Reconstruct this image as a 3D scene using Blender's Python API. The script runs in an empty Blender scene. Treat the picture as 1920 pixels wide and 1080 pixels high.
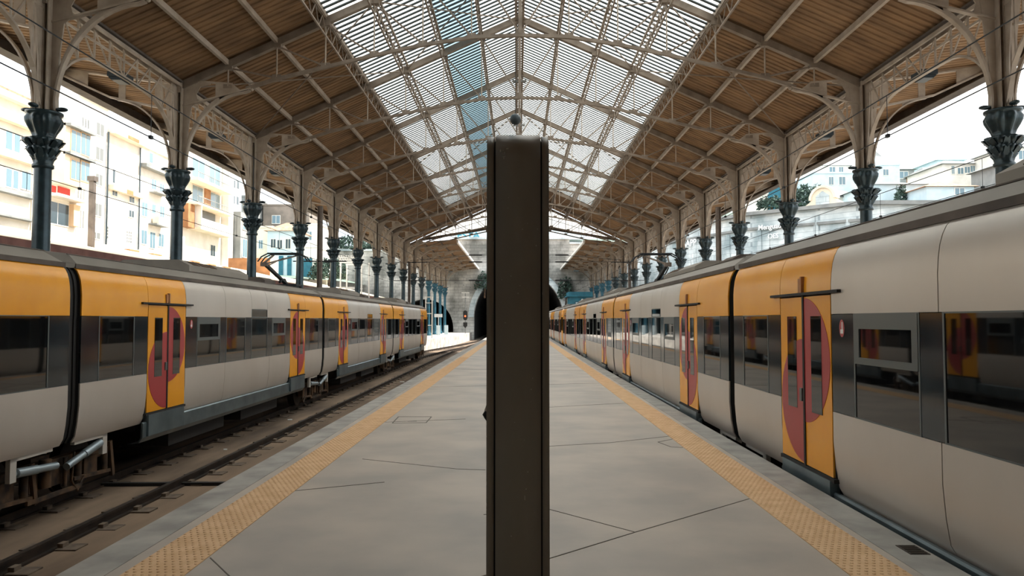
import bpy, math, random
from mathutils import Vector, Matrix
from math import sin, cos, pi, radians, sqrt, atan

random.seed(7)
scene = bpy.context.scene
COL = scene.collection

# ------------------------------------------------------------------ camera
FPX = 1400.0
pitch = atan(60 / FPX)
yaw = atan(11 * cos(pitch) / FPX)
cd = bpy.data.cameras.new('camera')
cam = bpy.data.objects.new('camera', cd)
COL.objects.link(cam)
cam.location = (0, 0, 1.7)
cam.rotation_euler = (pi / 2 + pitch, 0, yaw)
cd.sensor_width = 36
cd.lens = 36 * FPX / 1920
cd.clip_start = 0.05
cd.clip_end = 1000
scene.camera = cam

# ------------------------------------------------------------------ light
SKY = 2.6
w = bpy.data.worlds.new('World')
scene.world = w
w.use_nodes = True
nt = w.node_tree
bg = nt.nodes['Background']
tc = nt.nodes.new('ShaderNodeTexCoord')
nz = nt.nodes.new('ShaderNodeTexNoise')
nz.inputs['Scale'].default_value = 2.2
nz.inputs['Detail'].default_value = 5
cr = nt.nodes.new('ShaderNodeValToRGB')
cr.color_ramp.elements[0].position = 0.42
cr.color_ramp.elements[0].color = (0.80, 0.91, 1.0, 1)
cr.color_ramp.elements[1].position = 0.58
cr.color_ramp.elements[1].color = (1.0, 0.99, 0.97, 1)
nt.links.new(tc.outputs['Generated'], nz.inputs['Vector'])
nt.links.new(nz.outputs['Fac'], cr.inputs['Fac'])
nt.links.new(cr.outputs['Color'], bg.inputs['Color'])
bg.inputs['Strength'].default_value = SKY

sd = bpy.data.lights.new('sun', 'SUN')
sd.energy = 11.0
sd.angle = radians(0.6)
sd.color = (1.0, 0.955, 0.88)
sun = bpy.data.objects.new('sun', sd)
COL.objects.link(sun)
sun.rotation_euler = Vector((0.62, 0.22, 0.75)).to_track_quat('Z', 'Y').to_euler()
sun.location = (30, 20, 40)

vs = scene.view_settings
vs.view_transform = 'Standard'
vs.look = 'None'
vs.exposure = -0.05
vs.gamma = 1.0
vs.use_curve_mapping = False
scene.cycles.max_bounces = 8
scene.cycles.diffuse_bounces = 5
scene.cycles.transmission_bounces = 6
scene.cycles.transparent_max_bounces = 8


# ------------------------------------------------------------------ materials
def lin(c):
    return tuple(((v / 255) / 12.92 if v / 255 <= 0.04045 else ((v / 255 + 0.055) / 1.055) ** 2.4) for v in c) + (1,)


def mat(name, col, rough=0.6, metal=0.0, var=None, scale=3.0, stretch=(1, 1, 1), bump=0.0, detail=5, lo=0.35, hi=0.65, spec=0.5):
    m = bpy.data.materials.new(name)
    m.use_nodes = True
    n = m.node_tree
    b = n.nodes['Principled BSDF']
    b.inputs['Base Color'].default_value = lin(col)
    b.inputs['Roughness'].default_value = rough
    b.inputs['Metallic'].default_value = metal
    b.inputs['Specular IOR Level'].default_value = spec
    if var is not None or bump:
        t = n.nodes.new('ShaderNodeTexCoord')
        mp = n.nodes.new('ShaderNodeMapping')
        mp.inputs['Scale'].default_value = stretch
        ns = n.nodes.new('ShaderNodeTexNoise')
        ns.inputs['Scale'].default_value = scale
        ns.inputs['Detail'].default_value = detail
        n.links.new(t.outputs['Object'], mp.inputs['Vector'])
        n.links.new(mp.outputs['Vector'], ns.inputs['Vector'])
        if var is not None:
            r = n.nodes.new('ShaderNodeValToRGB')
            r.color_ramp.elements[0].position = lo
            r.color_ramp.elements[1].position = hi
            r.color_ramp.elements[0].color = lin(var)
            r.color_ramp.elements[1].color = lin(col)
            n.links.new(ns.outputs['Fac'], r.inputs['Fac'])
            n.links.new(r.outputs['Color'], b.inputs['Base Color'])
        if bump:
            bp = n.nodes.new('ShaderNodeBump')
            bp.inputs['Strength'].default_value = bump
            bp.inputs['Distance'].default_value = 0.02
            n.links.new(ns.outputs['Fac'], bp.inputs['Height'])
            n.links.new(bp.outputs['Normal'], b.inputs['Normal'])
    return m


def brick(name, c1, c2, mortar, sc=1.0, bw=0.9, bh=0.4, rough=0.9, noise=(120, 120, 120)):
    m = bpy.data.materials.new(name)
    m.use_nodes = True
    n = m.node_tree
    b = n.nodes['Principled BSDF']
    b.inputs['Roughness'].default_value = rough
    t = n.nodes.new('ShaderNodeTexCoord')
    sp = n.nodes.new('ShaderNodeSeparateXYZ')
    ad = n.nodes.new('ShaderNodeMath')
    ad.operation = 'ADD'
    cb = n.nodes.new('ShaderNodeCombineXYZ')
    n.links.new(t.outputs['Object'], sp.inputs[0])
    n.links.new(sp.outputs['X'], ad.inputs[0])
    n.links.new(sp.outputs['Y'], ad.inputs[1])
    n.links.new(ad.outputs[0], cb.inputs['X'])
    n.links.new(sp.outputs['Z'], cb.inputs['Y'])
    br = n.nodes.new('ShaderNodeTexBrick')
    br.inputs['Color1'].default_value = lin(c1)
    br.inputs['Color2'].default_value = lin(c2)
    br.inputs['Mortar'].default_value = lin(mortar)
    br.inputs['Scale'].default_value = sc
    br.inputs['Brick Width'].default_value = bw
    br.inputs['Row Height'].default_value = bh
    br.inputs['Mortar Size'].default_value = 0.02
    n.links.new(cb.outputs[0], br.inputs['Vector'])
    ns = n.nodes.new('ShaderNodeTexNoise')
    ns.inputs['Scale'].default_value = 0.35
    ns.inputs['Detail'].default_value = 8
    n.links.new(t.outputs['Object'], ns.inputs['Vector'])
    r = n.nodes.new('ShaderNodeValToRGB')
    r.color_ramp.elements[0].position = 0.38
    r.color_ramp.elements[0].color = lin(noise)
    r.color_ramp.elements[1].position = 0.6
    r.color_ramp.elements[1].color = (1, 1, 1, 1)
    n.links.new(ns.outputs['Fac'], r.inputs['Fac'])
    mx = n.nodes.new('ShaderNodeMix')
    mx.data_type = 'RGBA'
    mx.blend_type = 'MULTIPLY'
    mx.inputs[0].default_value = 1.0
    n.links.new(br.outputs['Color'], mx.inputs[6])
    n.links.new(r.outputs['Color'], mx.inputs[7])
    n.links.new(mx.outputs[2], b.inputs['Base Color'])
    return m


def glazing(name, col, clear):
    m = bpy.data.materials.new(name)
    m.use_nodes = True
    n = m.node_tree
    n.nodes.clear()
    o = n.nodes.new('ShaderNodeOutputMaterial')
    tr = n.nodes.new('ShaderNodeBsdfTransparent')
    tr.inputs['Color'].default_value = lin(col)
    tl = n.nodes.new('ShaderNodeBsdfTranslucent')
    tl.inputs['Color'].default_value = lin(col)
    mx = n.nodes.new('ShaderNodeMixShader')
    mx.inputs[0].default_value = clear
    n.links.new(tl.outputs[0], mx.inputs[1])
    n.links.new(tr.outputs[0], mx.inputs[2])
    n.links.new(mx.outputs[0], o.inputs[0])
    return m


def emit(name, col, s):
    m = bpy.data.materials.new(name)
    m.use_nodes = True
    b = m.node_tree.nodes['Principled BSDF']
    b.inputs['Base Color'].default_value = lin(col)
    b.inputs['Emission Color'].default_value = lin(col)
    b.inputs['Emission Strength'].default_value = s
    return m


M = {}
M['concrete'] = mat('concrete', (182, 171, 158), 0.5, var=(156, 149, 140), scale=0.9, bump=0.05, detail=8)
M['kerb'] = mat('kerb', (168, 165, 158), 0.7, var=(135, 133, 128), scale=2.5, bump=0.1, detail=8)
M['tactile'] = mat('tactile', (216, 180, 138), 0.75, var=(203, 165, 122), scale=6)
M['joint'] = mat('joint', (104, 99, 92), 0.9)
M['dirt'] = mat('dirt', (138, 118, 98), 0.95, var=(84, 70, 58), scale=0.7, stretch=(1.6, 0.35, 1), bump=0.3, detail=8)
M['ground'] = mat('ground', (150, 142, 130), 0.95, var=(110, 104, 96), scale=0.4, detail=6)
M['stone_edge'] = mat('stone_edge', (205, 200, 190), 0.9, var=(150, 146, 140), scale=1.5)
M['rail'] = mat('rail_rust', (62, 50, 42), 0.6, 0.4, var=(40, 34, 30), scale=5)
M['railtop'] = mat('rail_top', (120, 112, 104), 0.3, 0.9)
M['sleeper'] = mat('sleeper', (120, 106, 92), 0.95, var=(70, 60, 52), scale=5, bump=0.3)
M['iron'] = mat('painted_iron', (176, 164, 150), 0.5, var=(152, 139, 124), scale=2.5)
M['iron2'] = mat('painted_iron_truss', (142, 130, 117), 0.6, var=(118, 105, 92), scale=2.5)
M['cast'] = mat('cast_iron_dark', (50, 68, 74), 0.3, 0.35, var=(34, 48, 54), scale=5)
M['castblue'] = mat('cast_iron_blue', (48, 100, 118), 0.4, 0.2, var=(36, 78, 94), scale=4)
M['sheet'] = mat('roof_sheet', (150, 119, 86), 0.8, var=(116, 91, 66), scale=0.8, stretch=(1, 3, 1))
M['fascia'] = mat('fascia', (96, 86, 78), 0.7, var=(70, 62, 56), scale=2)
M['gutter'] = mat('white_gutter', (225, 222, 215), 0.5)
M['glaze'] = glazing('roof_glass', (231, 231, 227), 0.03)
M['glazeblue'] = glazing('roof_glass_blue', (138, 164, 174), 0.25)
M['bar'] = mat('rib_shade_and_frame', (66, 76, 80), 0.7)  # dark tone for the painted corrugation shade and for the gable frame
M['silver'] = mat('train_silver', (202, 195, 186), 0.36, 0.25, var=(194, 186, 176), scale=0.9, stretch=(1, 1, 0.6))
M['yellow'] = mat('train_yellow', (238, 164, 42), 0.27, var=(232, 156, 36), scale=1.5, spec=0.6)
M['red'] = mat('train_red', (168, 64, 66), 0.35)
M['black'] = mat('rubber_black', (30, 29, 28), 0.7)
M['shell'] = mat('shell_dark', (34, 33, 32), 0.8)
M['pane'] = mat('dark_pane', (16, 17, 18), 0.03, 0.0, spec=0.9)
M['pier'] = mat('pier_glass', (26, 34, 39), 0.10, 0.0, var=(40, 50, 56), scale=2.5, spec=0.6)
M['sash'] = mat('sash_grey', (92, 99, 100), 0.35, 0.2)
M['roofgrey'] = mat('train_roof', (140, 134, 125), 0.6, var=(122, 117, 109), scale=1.2, stretch=(1, 0.5, 1))
M['skirt'] = mat('skirt_blue_grey', (128, 144, 150), 0.3, 0.6, var=(104, 118, 124), scale=2)
M['bogie'] = mat('bogie_rust', (96, 72, 50), 0.8, 0.1, var=(44, 36, 30), scale=5)
M['wheel'] = mat('wheel_steel', (58, 50, 44), 0.5, 0.5)
M['damper'] = mat('damper_grey', (150, 164, 172), 0.3, 0.5)
M['pale'] = mat('bracket_pale', (190, 186, 178), 0.5)
M['post'] = mat('totem_brown', (140, 134, 124), 0.33, 0.0, var=(132, 125, 115), scale=1.2)
M['chip'] = mat('paint_chip', (190, 185, 175), 0.8)
M['steel'] = mat('mast_steel', (120, 108, 98), 0.5, 0.3, var=(96, 86, 78), scale=3)
M['wire'] = mat('wire', (38, 42, 46), 0.6, 0.3)
M['white'] = mat('white_plaster', (240, 236, 228), 0.9, var=(222, 216, 206), scale=0.8)
M['cream'] = mat('cream_plaster', (236, 226, 208), 0.9, var=(224, 210, 188), scale=0.8)
M['peach'] = mat('peach_plaster', (226, 190, 152), 0.9)
M['bluewall'] = mat('pale_blue_plaster', (212, 226, 231), 0.9, var=(192, 212, 220), scale=0.9)
M['greywall'] = mat('grey_plaster', (150, 152, 150), 0.9, var=(118, 122, 122), scale=0.7)
M['brownwall'] = mat('brown_plaster', (146, 134, 124), 0.9, var=(118, 110, 102), scale=0.9)
M['teal'] = mat('teal_paint', (38, 112, 130), 0.6, var=(32, 94, 112), scale=2)
M['wood'] = mat('brown_board', (178, 128, 86), 0.85, var=(150, 104, 68), scale=1.5)
M['tile'] = mat('roof_tile', (188, 150, 124), 0.9, var=(150, 112, 90), scale=3)
M['shedroof'] = mat('shed_roof_cream', (236, 222, 196), 0.85, var=(222, 204, 174), scale=2)
M['maroon'] = mat('maroon_fascia', (132, 92, 84), 0.8, var=(112, 76, 68), scale=2)
M['win'] = mat('window_blue', (98, 126, 138), 0.15, 0.0, spec=0.8)
M['windark'] = mat('window_dark', (52, 66, 72), 0.2, spec=0.7)
M['redboard'] = mat('red_board', (196, 62, 52), 0.7)
M['metalgrey'] = mat('grey_metal', (128, 130, 128), 0.5, 0.3)
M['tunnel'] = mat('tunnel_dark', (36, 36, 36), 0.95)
M['leaf'] = mat('foliage', (74, 96, 84), 0.9, var=(44, 62, 56), scale=3)
M['hill'] = mat('hill_green', (120, 136, 122), 0.95, var=(86, 104, 96), scale=0.3)
M['lampdark'] = mat('lamp_dark', (44, 54, 60), 0.35, 0.3)
M['redlight'] = emit('signal_red', (255, 90, 50), 4)
M['paper'] = mat('sign_white', (225, 228, 226), 0.6)
M['ink'] = mat('graffiti_dark', (58, 66, 74), 0.8)
M['cyan'] = mat('graffiti_cyan', (70, 150, 170), 0.8)
M['gwhite'] = mat('graffiti_white', (236, 240, 240), 0.8)
M['skin'] = mat('skin', (196, 150, 122), 0.6)
M['cloth'] = mat('white_cloth', (226, 220, 208), 0.85)
M['hair'] = mat('hair_dark', (40, 32, 28), 0.7)
M['navy'] = mat('navy_cloth', (46, 54, 66), 0.85)
M['wallstone'] = brick('portal_stone', (214, 212, 206), (196, 195, 190), (150, 149, 146), 1.0, 1.1, 0.42, noise=(150, 152, 150))
M['wallstone2'] = brick('retaining_stone', (232, 238, 238), (216, 224, 226), (176, 186, 190), 1.0, 1.2, 0.5, noise=(176, 188, 192))


# ------------------------------------------------------------------ mesh builder
class MB:
    def __init__(s):
        s.v = []
        s.f = []
        s.sm = []

    def add(s, vs, fs, smooth=False):
        o = len(s.v)
        s.v += [tuple(v) for v in vs]
        for f in fs:
            s.f.append(tuple(i + o for i in f))
            s.sm.append(smooth)

    def box(s, x0, x1, y0, y1, z0, z1):
        x0, x1 = min(x0, x1), max(x0, x1)
        y0, y1 = min(y0, y1), max(y0, y1)
        z0, z1 = min(z0, z1), max(z0, z1)
        s.add([(x0, y0, z0), (x1, y0, z0), (x1, y1, z0), (x0, y1, z0), (x0, y0, z1), (x1, y0, z1), (x1, y1, z1), (x0, y1, z1)],
              [(0, 3, 2, 1), (4, 5, 6, 7), (0, 1, 5, 4), (1, 2, 6, 5), (2, 3, 7, 6), (3, 0, 4, 7)])
        return s

    def bar(s, p, q, w, h, up=(0, 0, 1)):
        p = Vector(p); q = Vector(q)
        d = (q - p)
        if d.length < 1e-6: return s
        d.normalize()
        u = Vector(up)
        if abs(d.dot(u)) > 0.98: u = Vector((0, 1, 0)) if abs(d.y) < 0.9 else Vector((1, 0, 0))
        r = d.cross(u).normalized()
        u = r.cross(d).normalized()
        vs = []
        for c in (p, q):
            for a, b in ((-1, -1), (1, -1), (1, 1), (-1, 1)):
                vs.append(c + r * (a * w / 2) + u * (b * h / 2))
        s.add(vs, [(0, 1, 2, 3), (7, 6, 5, 4), (0, 4, 5, 1), (1, 5, 6, 2), (2, 6, 7, 3), (3, 7, 4, 0)])
        return s

    def tube(s, pts, r, n=8, smooth=True):
        pts = [Vector(p) for p in pts]
        k = len(pts)
        rr = r if isinstance(r, (list, tuple)) else [r] * k
        vs = []
        prev = None
        for i, p in enumerate(pts):
            d = (pts[min(i + 1, k - 1)] - pts[max(i - 1, 0)]).normalized()
            if prev is None:
                a = Vector((0, 0, 1)) if abs(d.z) < 0.9 else Vector((1, 0, 0))
                x = d.cross(a).normalized()
            else:
                x = (prev - d * prev.dot(d)).normalized()
            prev = x
            y = d.cross(x)
            for j in range(n):
                t = 2 * pi * j / n
                vs.append(p + (x * cos(t) + y * sin(t)) * rr[i])
        fs = []
        for i in range(k - 1):
            for j in range(n):
                fs.append((i * n + j, i * n + (j + 1) % n, (i + 1) * n + (j + 1) % n, (i + 1) * n + j))
        s.add(vs, fs, smooth)
        s.add([vs[j] for j in range(n)], [tuple(range(n))[::-1]])
        s.add([vs[(k - 1) * n + j] for j in range(n)], [tuple(range(n))])
        return s

    def lathe(s, prof, c=(0, 0), n=24, fl=None, smooth=True):
        vs = []
        for (r, z, *m) in prof:
            a = m[0] if m else 0
            for j in range(n):
                t = 2 * pi * j / n
                R = r * (1 + a * cos(8 * t))
                vs.append((c[0] + R * cos(t), c[1] + R * sin(t), z))
        fs = []
        k = len(prof)
        for i in range(k - 1):
            for j in range(n):
                fs.append((i * n + j, i * n + (j + 1) % n, (i + 1) * n + (j + 1) % n, (i + 1) * n + j))
        s.add(vs, fs, smooth)
        s.add(vs[:n], [tuple(range(n))[::-1]])
        s.add(vs[-n:], [tuple(range(n))])
        return s

    def prism(s, pts, a0, a1, axis='y'):
        """2-D polygon extruded along axis. y: pts=(x,z); x: pts=(y,z); z: pts=(x,y)"""
        n = len(pts)
        def P(p, a):
            return (p[0], a, p[1]) if axis == 'y' else ((a, p[0], p[1]) if axis == 'x' else (p[0], p[1], a))
        vs = [P(p, a0) for p in pts] + [P(p, a1) for p in pts]
        fs = [tuple(range(n)), tuple(range(2 * n - 1, n - 1, -1))]
        for i in range(n):
            fs.append((i, (i + 1) % n + 0, (i + 1) % n + n, i + n)[::-1])
        s.add(vs, fs)
        return s

    def strip(s, prof, y0, y1, th=0.0, inward=None, smooth=False):
        """open profile (x,z) extruded in y, with thickness towards inward(x)"""
        n = len(prof)
        vs = [(x, y0, z) for x, z in prof] + [(x, y1, z) for x, z in prof]
        fs = [(i, i + 1, n + i + 1, n + i) for i in range(n - 1)]
        s.add(vs, fs, smooth)
        if th:
            q = [(x + inward * th, z) for x, z in prof]
            vs = [(x, y0, z) for x, z in q] + [(x, y1, z) for x, z in q]
            s.add(vs, fs, smooth)
            for y in (y0, y1):
                s.add([(x, y, z) for x, z in prof] + [(x, y, z) for x, z in q], [(i, i + 1, n + i + 1, n + i) for i in range(n - 1)])
            for i in (0, n - 1):
                a, b = prof[i], q[i]
                s.add([(a[0], y0, a[1]), (a[0], y1, a[1]), (b[0], y1, b[1]), (b[0], y0, b[1])], [(0, 1, 2, 3)])
        return s

    def ball(s, c, r, nu=14, nv=10, sc=(1, 1, 1)):
        vs = []
        for i in range(nv + 1):
            p = pi * i / nv
            for j in range(nu):
                t = 2 * pi * j / nu
                vs.append((c[0] + r * sc[0] * sin(p) * cos(t), c[1] + r * sc[1] * sin(p) * sin(t), c[2] + r * sc[2] * cos(p)))
        fs = []
        for i in range(nv):
            for j in range(nu):
                fs.append((i * nu + j, (i + 1) * nu + j, (i + 1) * nu + (j + 1) % nu, i * nu + (j + 1) % nu))
        s.add(vs, fs, True)
        return s

    def build(s, name, m, parent=None, **kw):
        me = bpy.data.meshes.new(name)
        me.from_pydata(s.v, [], s.f)
        me.polygons.foreach_set('use_smooth', s.sm)
        me.materials.append(M[m] if isinstance(m, str) else m)
        me.update()
        o = bpy.data.objects.new(name, me)
        COL.objects.link(o)
        if parent is not None: o.parent = parent
        for k, v in kw.items(): o[k] = v
        return o


def tag(o, label=None, category=None, group=None, kind=None):
    if label: o['label'] = label
    if category: o['category'] = category
    if group: o['group'] = group
    if kind: o['kind'] = kind
    return o


def empty(name, label, category, loc=(0, 0, 0), rz=0, group=None):
    o = bpy.data.objects.new(name, None)
    COL.objects.link(o)
    o.location = loc
    o.rotation_euler = (0, 0, rz)
    o.empty_display_size = 0.2
    return tag(o, label, category, group)


def copy_tree(o, parent=None):
    c = o.copy()
    COL.objects.link(c)
    if parent is not None:
        c.parent = parent
    for ch in list(o.children):
        copy_tree(ch, c)
    return c


def place(o, label, loc, rz=0, group=None):
    o.location = loc
    o.rotation_euler = (0, 0, rz)
    o['label'] = label
    if group: o['group'] = group
    return o


def struct(mb, name, m, parent=None):
    o = mb.build(name, m, parent)
    if parent is None: o['kind'] = 'structure'
    return o


ORD = ['nearest', 'second', 'third', 'fourth', 'fifth', 'sixth', 'seventh', 'eighth', 'ninth', 'tenth', 'eleventh', 'twelfth', 'thirteenth', 'fourteenth', 'fifteenth', 'sixteenth']

# ------------------------------------------------------------------ layout constants
XL, XR, X0 = -9.76, 9.90, 0.07
S, Y0 = 6.04, 15.15
YK = lambda k: Y0 + S * k
TR = -0.9                      # rail top level
GR = -1.07                     # track bed level
YEND = 66.6                    # end of the main roof
def node(side, i):             # x of truss node i (0 ridge .. 7 column)
    return X0 + ((XL if side < 0 else XR) - X0) * i / 7
def zr(x):                     # rafter centre height
    xc = XL if x < X0 else XR
    return 12.86 - 4.45 * abs((x - X0) / (xc - X0))
SH = 0.17                      # sheet height above the rafter centre

# ------------------------------------------------------------------ ground, platforms
b = MB(); b.box(-70, 70, -30, 150, -1.6, GR); struct(b, 'ground', 'ground')
b = MB(); b.box(-9.2, 9.2, -30, 104, GR - 0.02, GR + 0.03); struct(b, 'trackbed', 'dirt')

b = MB()
b.prism([(-3.05, -22), (2.99, -22), (2.99, 84), (1.6, 90), (-1.6, 90), (-3.05, 84)], -1.3, 0.0, 'z')
pf = struct(b, 'floor_central_platform', 'concrete')
b = MB(); b.box(-3.07, -2.75, -22, 84, -0.25, 0.004); b.box(2.70, 3.01, -22, 84, -0.25, 0.004); b.build('kerb', 'kerb', pf)

jt = MB()
def joint(pts, wd=0.008):
    for a, c in zip(pts[:-1], pts[1:]):
        jt.bar((a[0], a[1], 0.0), (c[0], c[1], 0.0), wd, 0.007)
joint([(-0.3, 6.6), (0.28, 6.79), (0.94, 6.07)])
joint([(-1.9, 5.0), (-2.2, 5.4)])
joint([(-0.4, 4.9), (0.22, 5.4), (0.94, 6.07), (2.2, 7.20)])
joint([(0.3, 10.1), (1.29, 10.45), (2.22, 11.03)])
joint([(2.2, 10.75), (1.95, 10.5), (2.05, 10.1), (2.2, 10.05)], 0.01)
joint([(-1.9, 9.2), (-0.7, 8.6), (-0.37, 8.55)])
joint([(-2.22, 7.5), (-1.4, 7.9)])
joint([(-2.22, 12.5), (-0.9, 12.9)], 0.01)
joint([(0.5, 14.6), (2.22, 15.4)])
joint([(-2.2, 19), (2.2, 20.2)])
joint([(-2.2, 26), (2.2, 25.2)])
joint([(0.2, 16.6), (0.8, 21)], 0.01)
joint([(-2.07, 12.38), (-1.52, 12.44), (-1.52, 13.2), (-2.10, 13.2), (-2.07, 12.38)], 0.018)
joint([(-1.85, 12.6), (-1.7, 12.62)], 0.03)
jt.build('slab_joint', 'joint', pf)

def tactile(x0, x1, yfar, nm):
    b = MB()
    b.box(x0, x1, -22, yfar, -0.02, 0.006)
    o = b.build('tactile_strip', 'tactile', pf)
    d = MB()
    n = 8
    y = 4.2
    while y < 13:
        for i in range(n):
            for k2 in (0,):
                cx = x0 + (x1 - x0) * (i + 0.5) / n + (0.012 if int(round(y / 0.055)) % 2 else -0.012)
                r = 0.014
                vs = [(cx + r * cos(t * pi / 3), y + r * sin(t * pi / 3), 0.006) for t in range(6)]
                vs += [(cx + r * 0.6 * cos(t * pi / 3), y + r * 0.6 * sin(t * pi / 3), 0.011) for t in range(6)]
                d.add(vs, [(t, (t + 1) % 6, 6 + (t + 1) % 6, 6 + t) for t in range(6)] + [tuple(range(6, 12))])
        y += 0.055
    while y < 34:
        d.box(x0 + 0.01, x1 - 0.01, y, y + 0.02, 0.005, 0.008)
        y += 0.11
    d.build('tactile_studs', 'tactile', o)
tactile(-2.645, -2.22, 76, 'left')
tactile(2.21, 2.62, 76, 'right')
b = MB(); b.box(2.84, 2.985, 5.5, 5.72, 0.0, 0.008)
for i in range(5): b.box(2.855, 2.97, 5.52 + i * 0.042, 5.535 + i * 0.042, 0.008, 0.012)
tag(b.build('drain_cover', 'rail'), 'small dark metal drain cover by the right platform edge', 'drain cover')

# far platforms
b = MB()
b.prism([(-9.25, -22), (-9.25, 52), (-8.7, 60), (-7.7, 70), (-6.95, 80), (-6.5, 92), (-6.4, 104), (-11.4, 104), (-11.4, -22)], -1.3, 0.0, 'z')
lp = struct(b, 'floor_left_platform', 'stone_edge')
b = MB(); b.box(9.3, 11.7, -22, 104, -1.3, 0.0); b.prism([(6.4, 86), (9.3, 80), (9.3, 104), (6.4, 104)], -1.3, 0.0, 'z'); struct(b, 'floor_right_platform', 'stone_edge')
b = MB(); b.box(-22.5, -14.3, -22, 104, -1.3, 0.0); struct(b, 'floor_outer_platform', 'stone_edge')

# ------------------------------------------------------------------ tracks
def curve_pts(cx, kind):
    """centre line of a track"""
    pts = []
    y = -22.0
    while y <= 112:
        x = cx
        if kind == 'left2' and y > 50:
            t = min(1, (y - 50) / 48)
            x = cx + (3.6) * (t * t * (3 - 2 * t))
        if kind == 'left1' and y > 55:
            t = min(1, (y - 55) / 45)
            x = cx + 1.3 * (t * t * (3 - 2 * t))
        if kind == 'right1' and y > 80:
            t = min(1, (y - 80) / 30)
            x = cx - 1.3 * (t * t * (3 - 2 * t))
        pts.append((x, y))
        y += 4.0
    return pts


def track(cx, kind, label, sleepers=True):
    t = empty('railway_track', label, 'railway track', (cx, 0, GR))
    pts = curve_pts(cx, kind)
    for sgn in (-1, 1):
        b = MB()
        for w_, z0, z1 in ((0.14, 0.03, 0.055), (0.03, 0.05, 0.145), (0.072, 0.135, 0.168)):
            n = len(pts)
            vs = []
            for i, (x, y) in enumerate(pts):
                a = pts[min(i + 1, n - 1)]; c = pts[max(i - 1, 0)]
                dx, dy = a[0] - c[0], a[1] - c[1]
                L = sqrt(dx * dx + dy * dy); nx, ny = dy / L, -dx / L
                ox = x - cx + nx * sgn * 0.87; oy = y + ny * sgn * 0.87
                for s_, z in ((-1, z0), (1, z0), (1, z1), (-1, z1)):
                    vs.append((ox + nx * s_ * w_ / 2, oy + ny * s_ * w_ / 2, z))
            fs = []
            for i in range(n - 1):
                for j in range(4):
                    fs.append((i * 4 + j, i * 4 + (j + 1) % 4, (i + 1) * 4 + (j + 1) % 4, (i + 1) * 4 + j))
            b.add(vs, fs)
        r = b.build('rail', 'rail', t)
    if sleepers:
        proto = None
        y = 5.6
        c = 0
        while y < 84 and c < 92:
            x = cx
            for (xa, ya), (xb, yb) in zip(pts[:-1], pts[1:]):
                if ya <= y <= yb: x = xa + (xb - xa) * (y - ya) / (yb - ya)
            if proto is None:
                b = MB()
                for sgn in (-1, 1):
                    b.box(sgn * 0.87 - 0.34, sgn * 0.87 + 0.34, -0.13, 0.13, 0.0, 0.05)
                    for q in (-1, 1):
                        b.box(sgn * 0.87 + q * 0.11 - 0.035, sgn * 0.87 + q * 0.11 + 0.035, -0.06, 0.06, 0.05, 0.10)
                b.box(-0.6, 0.6, -0.1, 0.1, -0.02, 0.02)
                o = b.build('sleeper', 'sleeper', t)
                proto = o
            else:
                o = proto.copy(); COL.objects.link(o); o.parent = t
            o.location = (x - cx + random.uniform(-.02, .02), y, random.uniform(-.012, .004))
            y += 0.868; c += 1
    return t

track(-4.70, 'left1', 'empty railway track beside the left edge of the central platform')
track(-7.75, 'left2', 'railway track under the left train, curving right to the tunnel')
track(4.55, 'right1', 'railway track under the right train', False)
track(7.65, 'right2', 'railway track behind the right train', False)
track(-12.8, 'x', 'railway track behind the left row of columns', False)
track(13.4, 'x', 'railway track behind the right row of columns', False)
# cross cable on the track bed
b = MB(); b.bar((-6.9, 12.4, GR + 0.06), (-3.1, 12.55, GR + 0.06), 0.09, 0.05)
tag(b.build('track_cable_duct', 'black'), 'black cable duct lying across the empty track', 'cable duct')
# litter
for i, (x, y, sx) in enumerate([(-6.3, 20.5, .12), (-5.2, 33, .2), (-6.2, 15.8, .07)]):
    b = MB(); b.prism([(x, y), (x + sx, y + .02), (x + sx * .8, y + sx), (x - .02, y + sx * .7)], GR + .03, GR + .05, 'z')
    tag(b.build('paper_scrap', 'paper'), ['white paper scrap between the rails near the left train door', 'pale paper scrap far down the empty track', 'smallest white paper scrap nearest the camera on the track bed'][i], 'litter')

# ------------------------------------------------------------------ roof sheets
def corr(y0, y1, pitch=0.24, amp=0.035):
    """trapezoid profile positions (y, dz)"""
    out = []
    y = y0
    while y < y1 - 1e-6:
        out += [(y, 0.0), (y + pitch * 0.42, 0.0), (y + pitch * 0.5, amp), (y + pitch * 0.92, amp)]
        y += pitch
    out.append((y1, 0.0))
    return out


def sheet(name, xs, zf, y0, y1, m, kind=True):
    pr = corr(y0, y1)
    b = MB()
    n = len(xs)
    for layer in (0.0, 0.03):
        vs = []
        for (y, dz) in pr:
            for x in xs: vs.append((x, y, zf(x) + dz + layer))
        fs = []
        for i in range(len(pr) - 1):
            for j in range(n - 1):
                fs.append((i * n + j, i * n + j + 1, (i + 1) * n + j + 1, (i + 1) * n + j))
        b.add(vs, fs)
    return struct(b, name, m)

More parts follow.
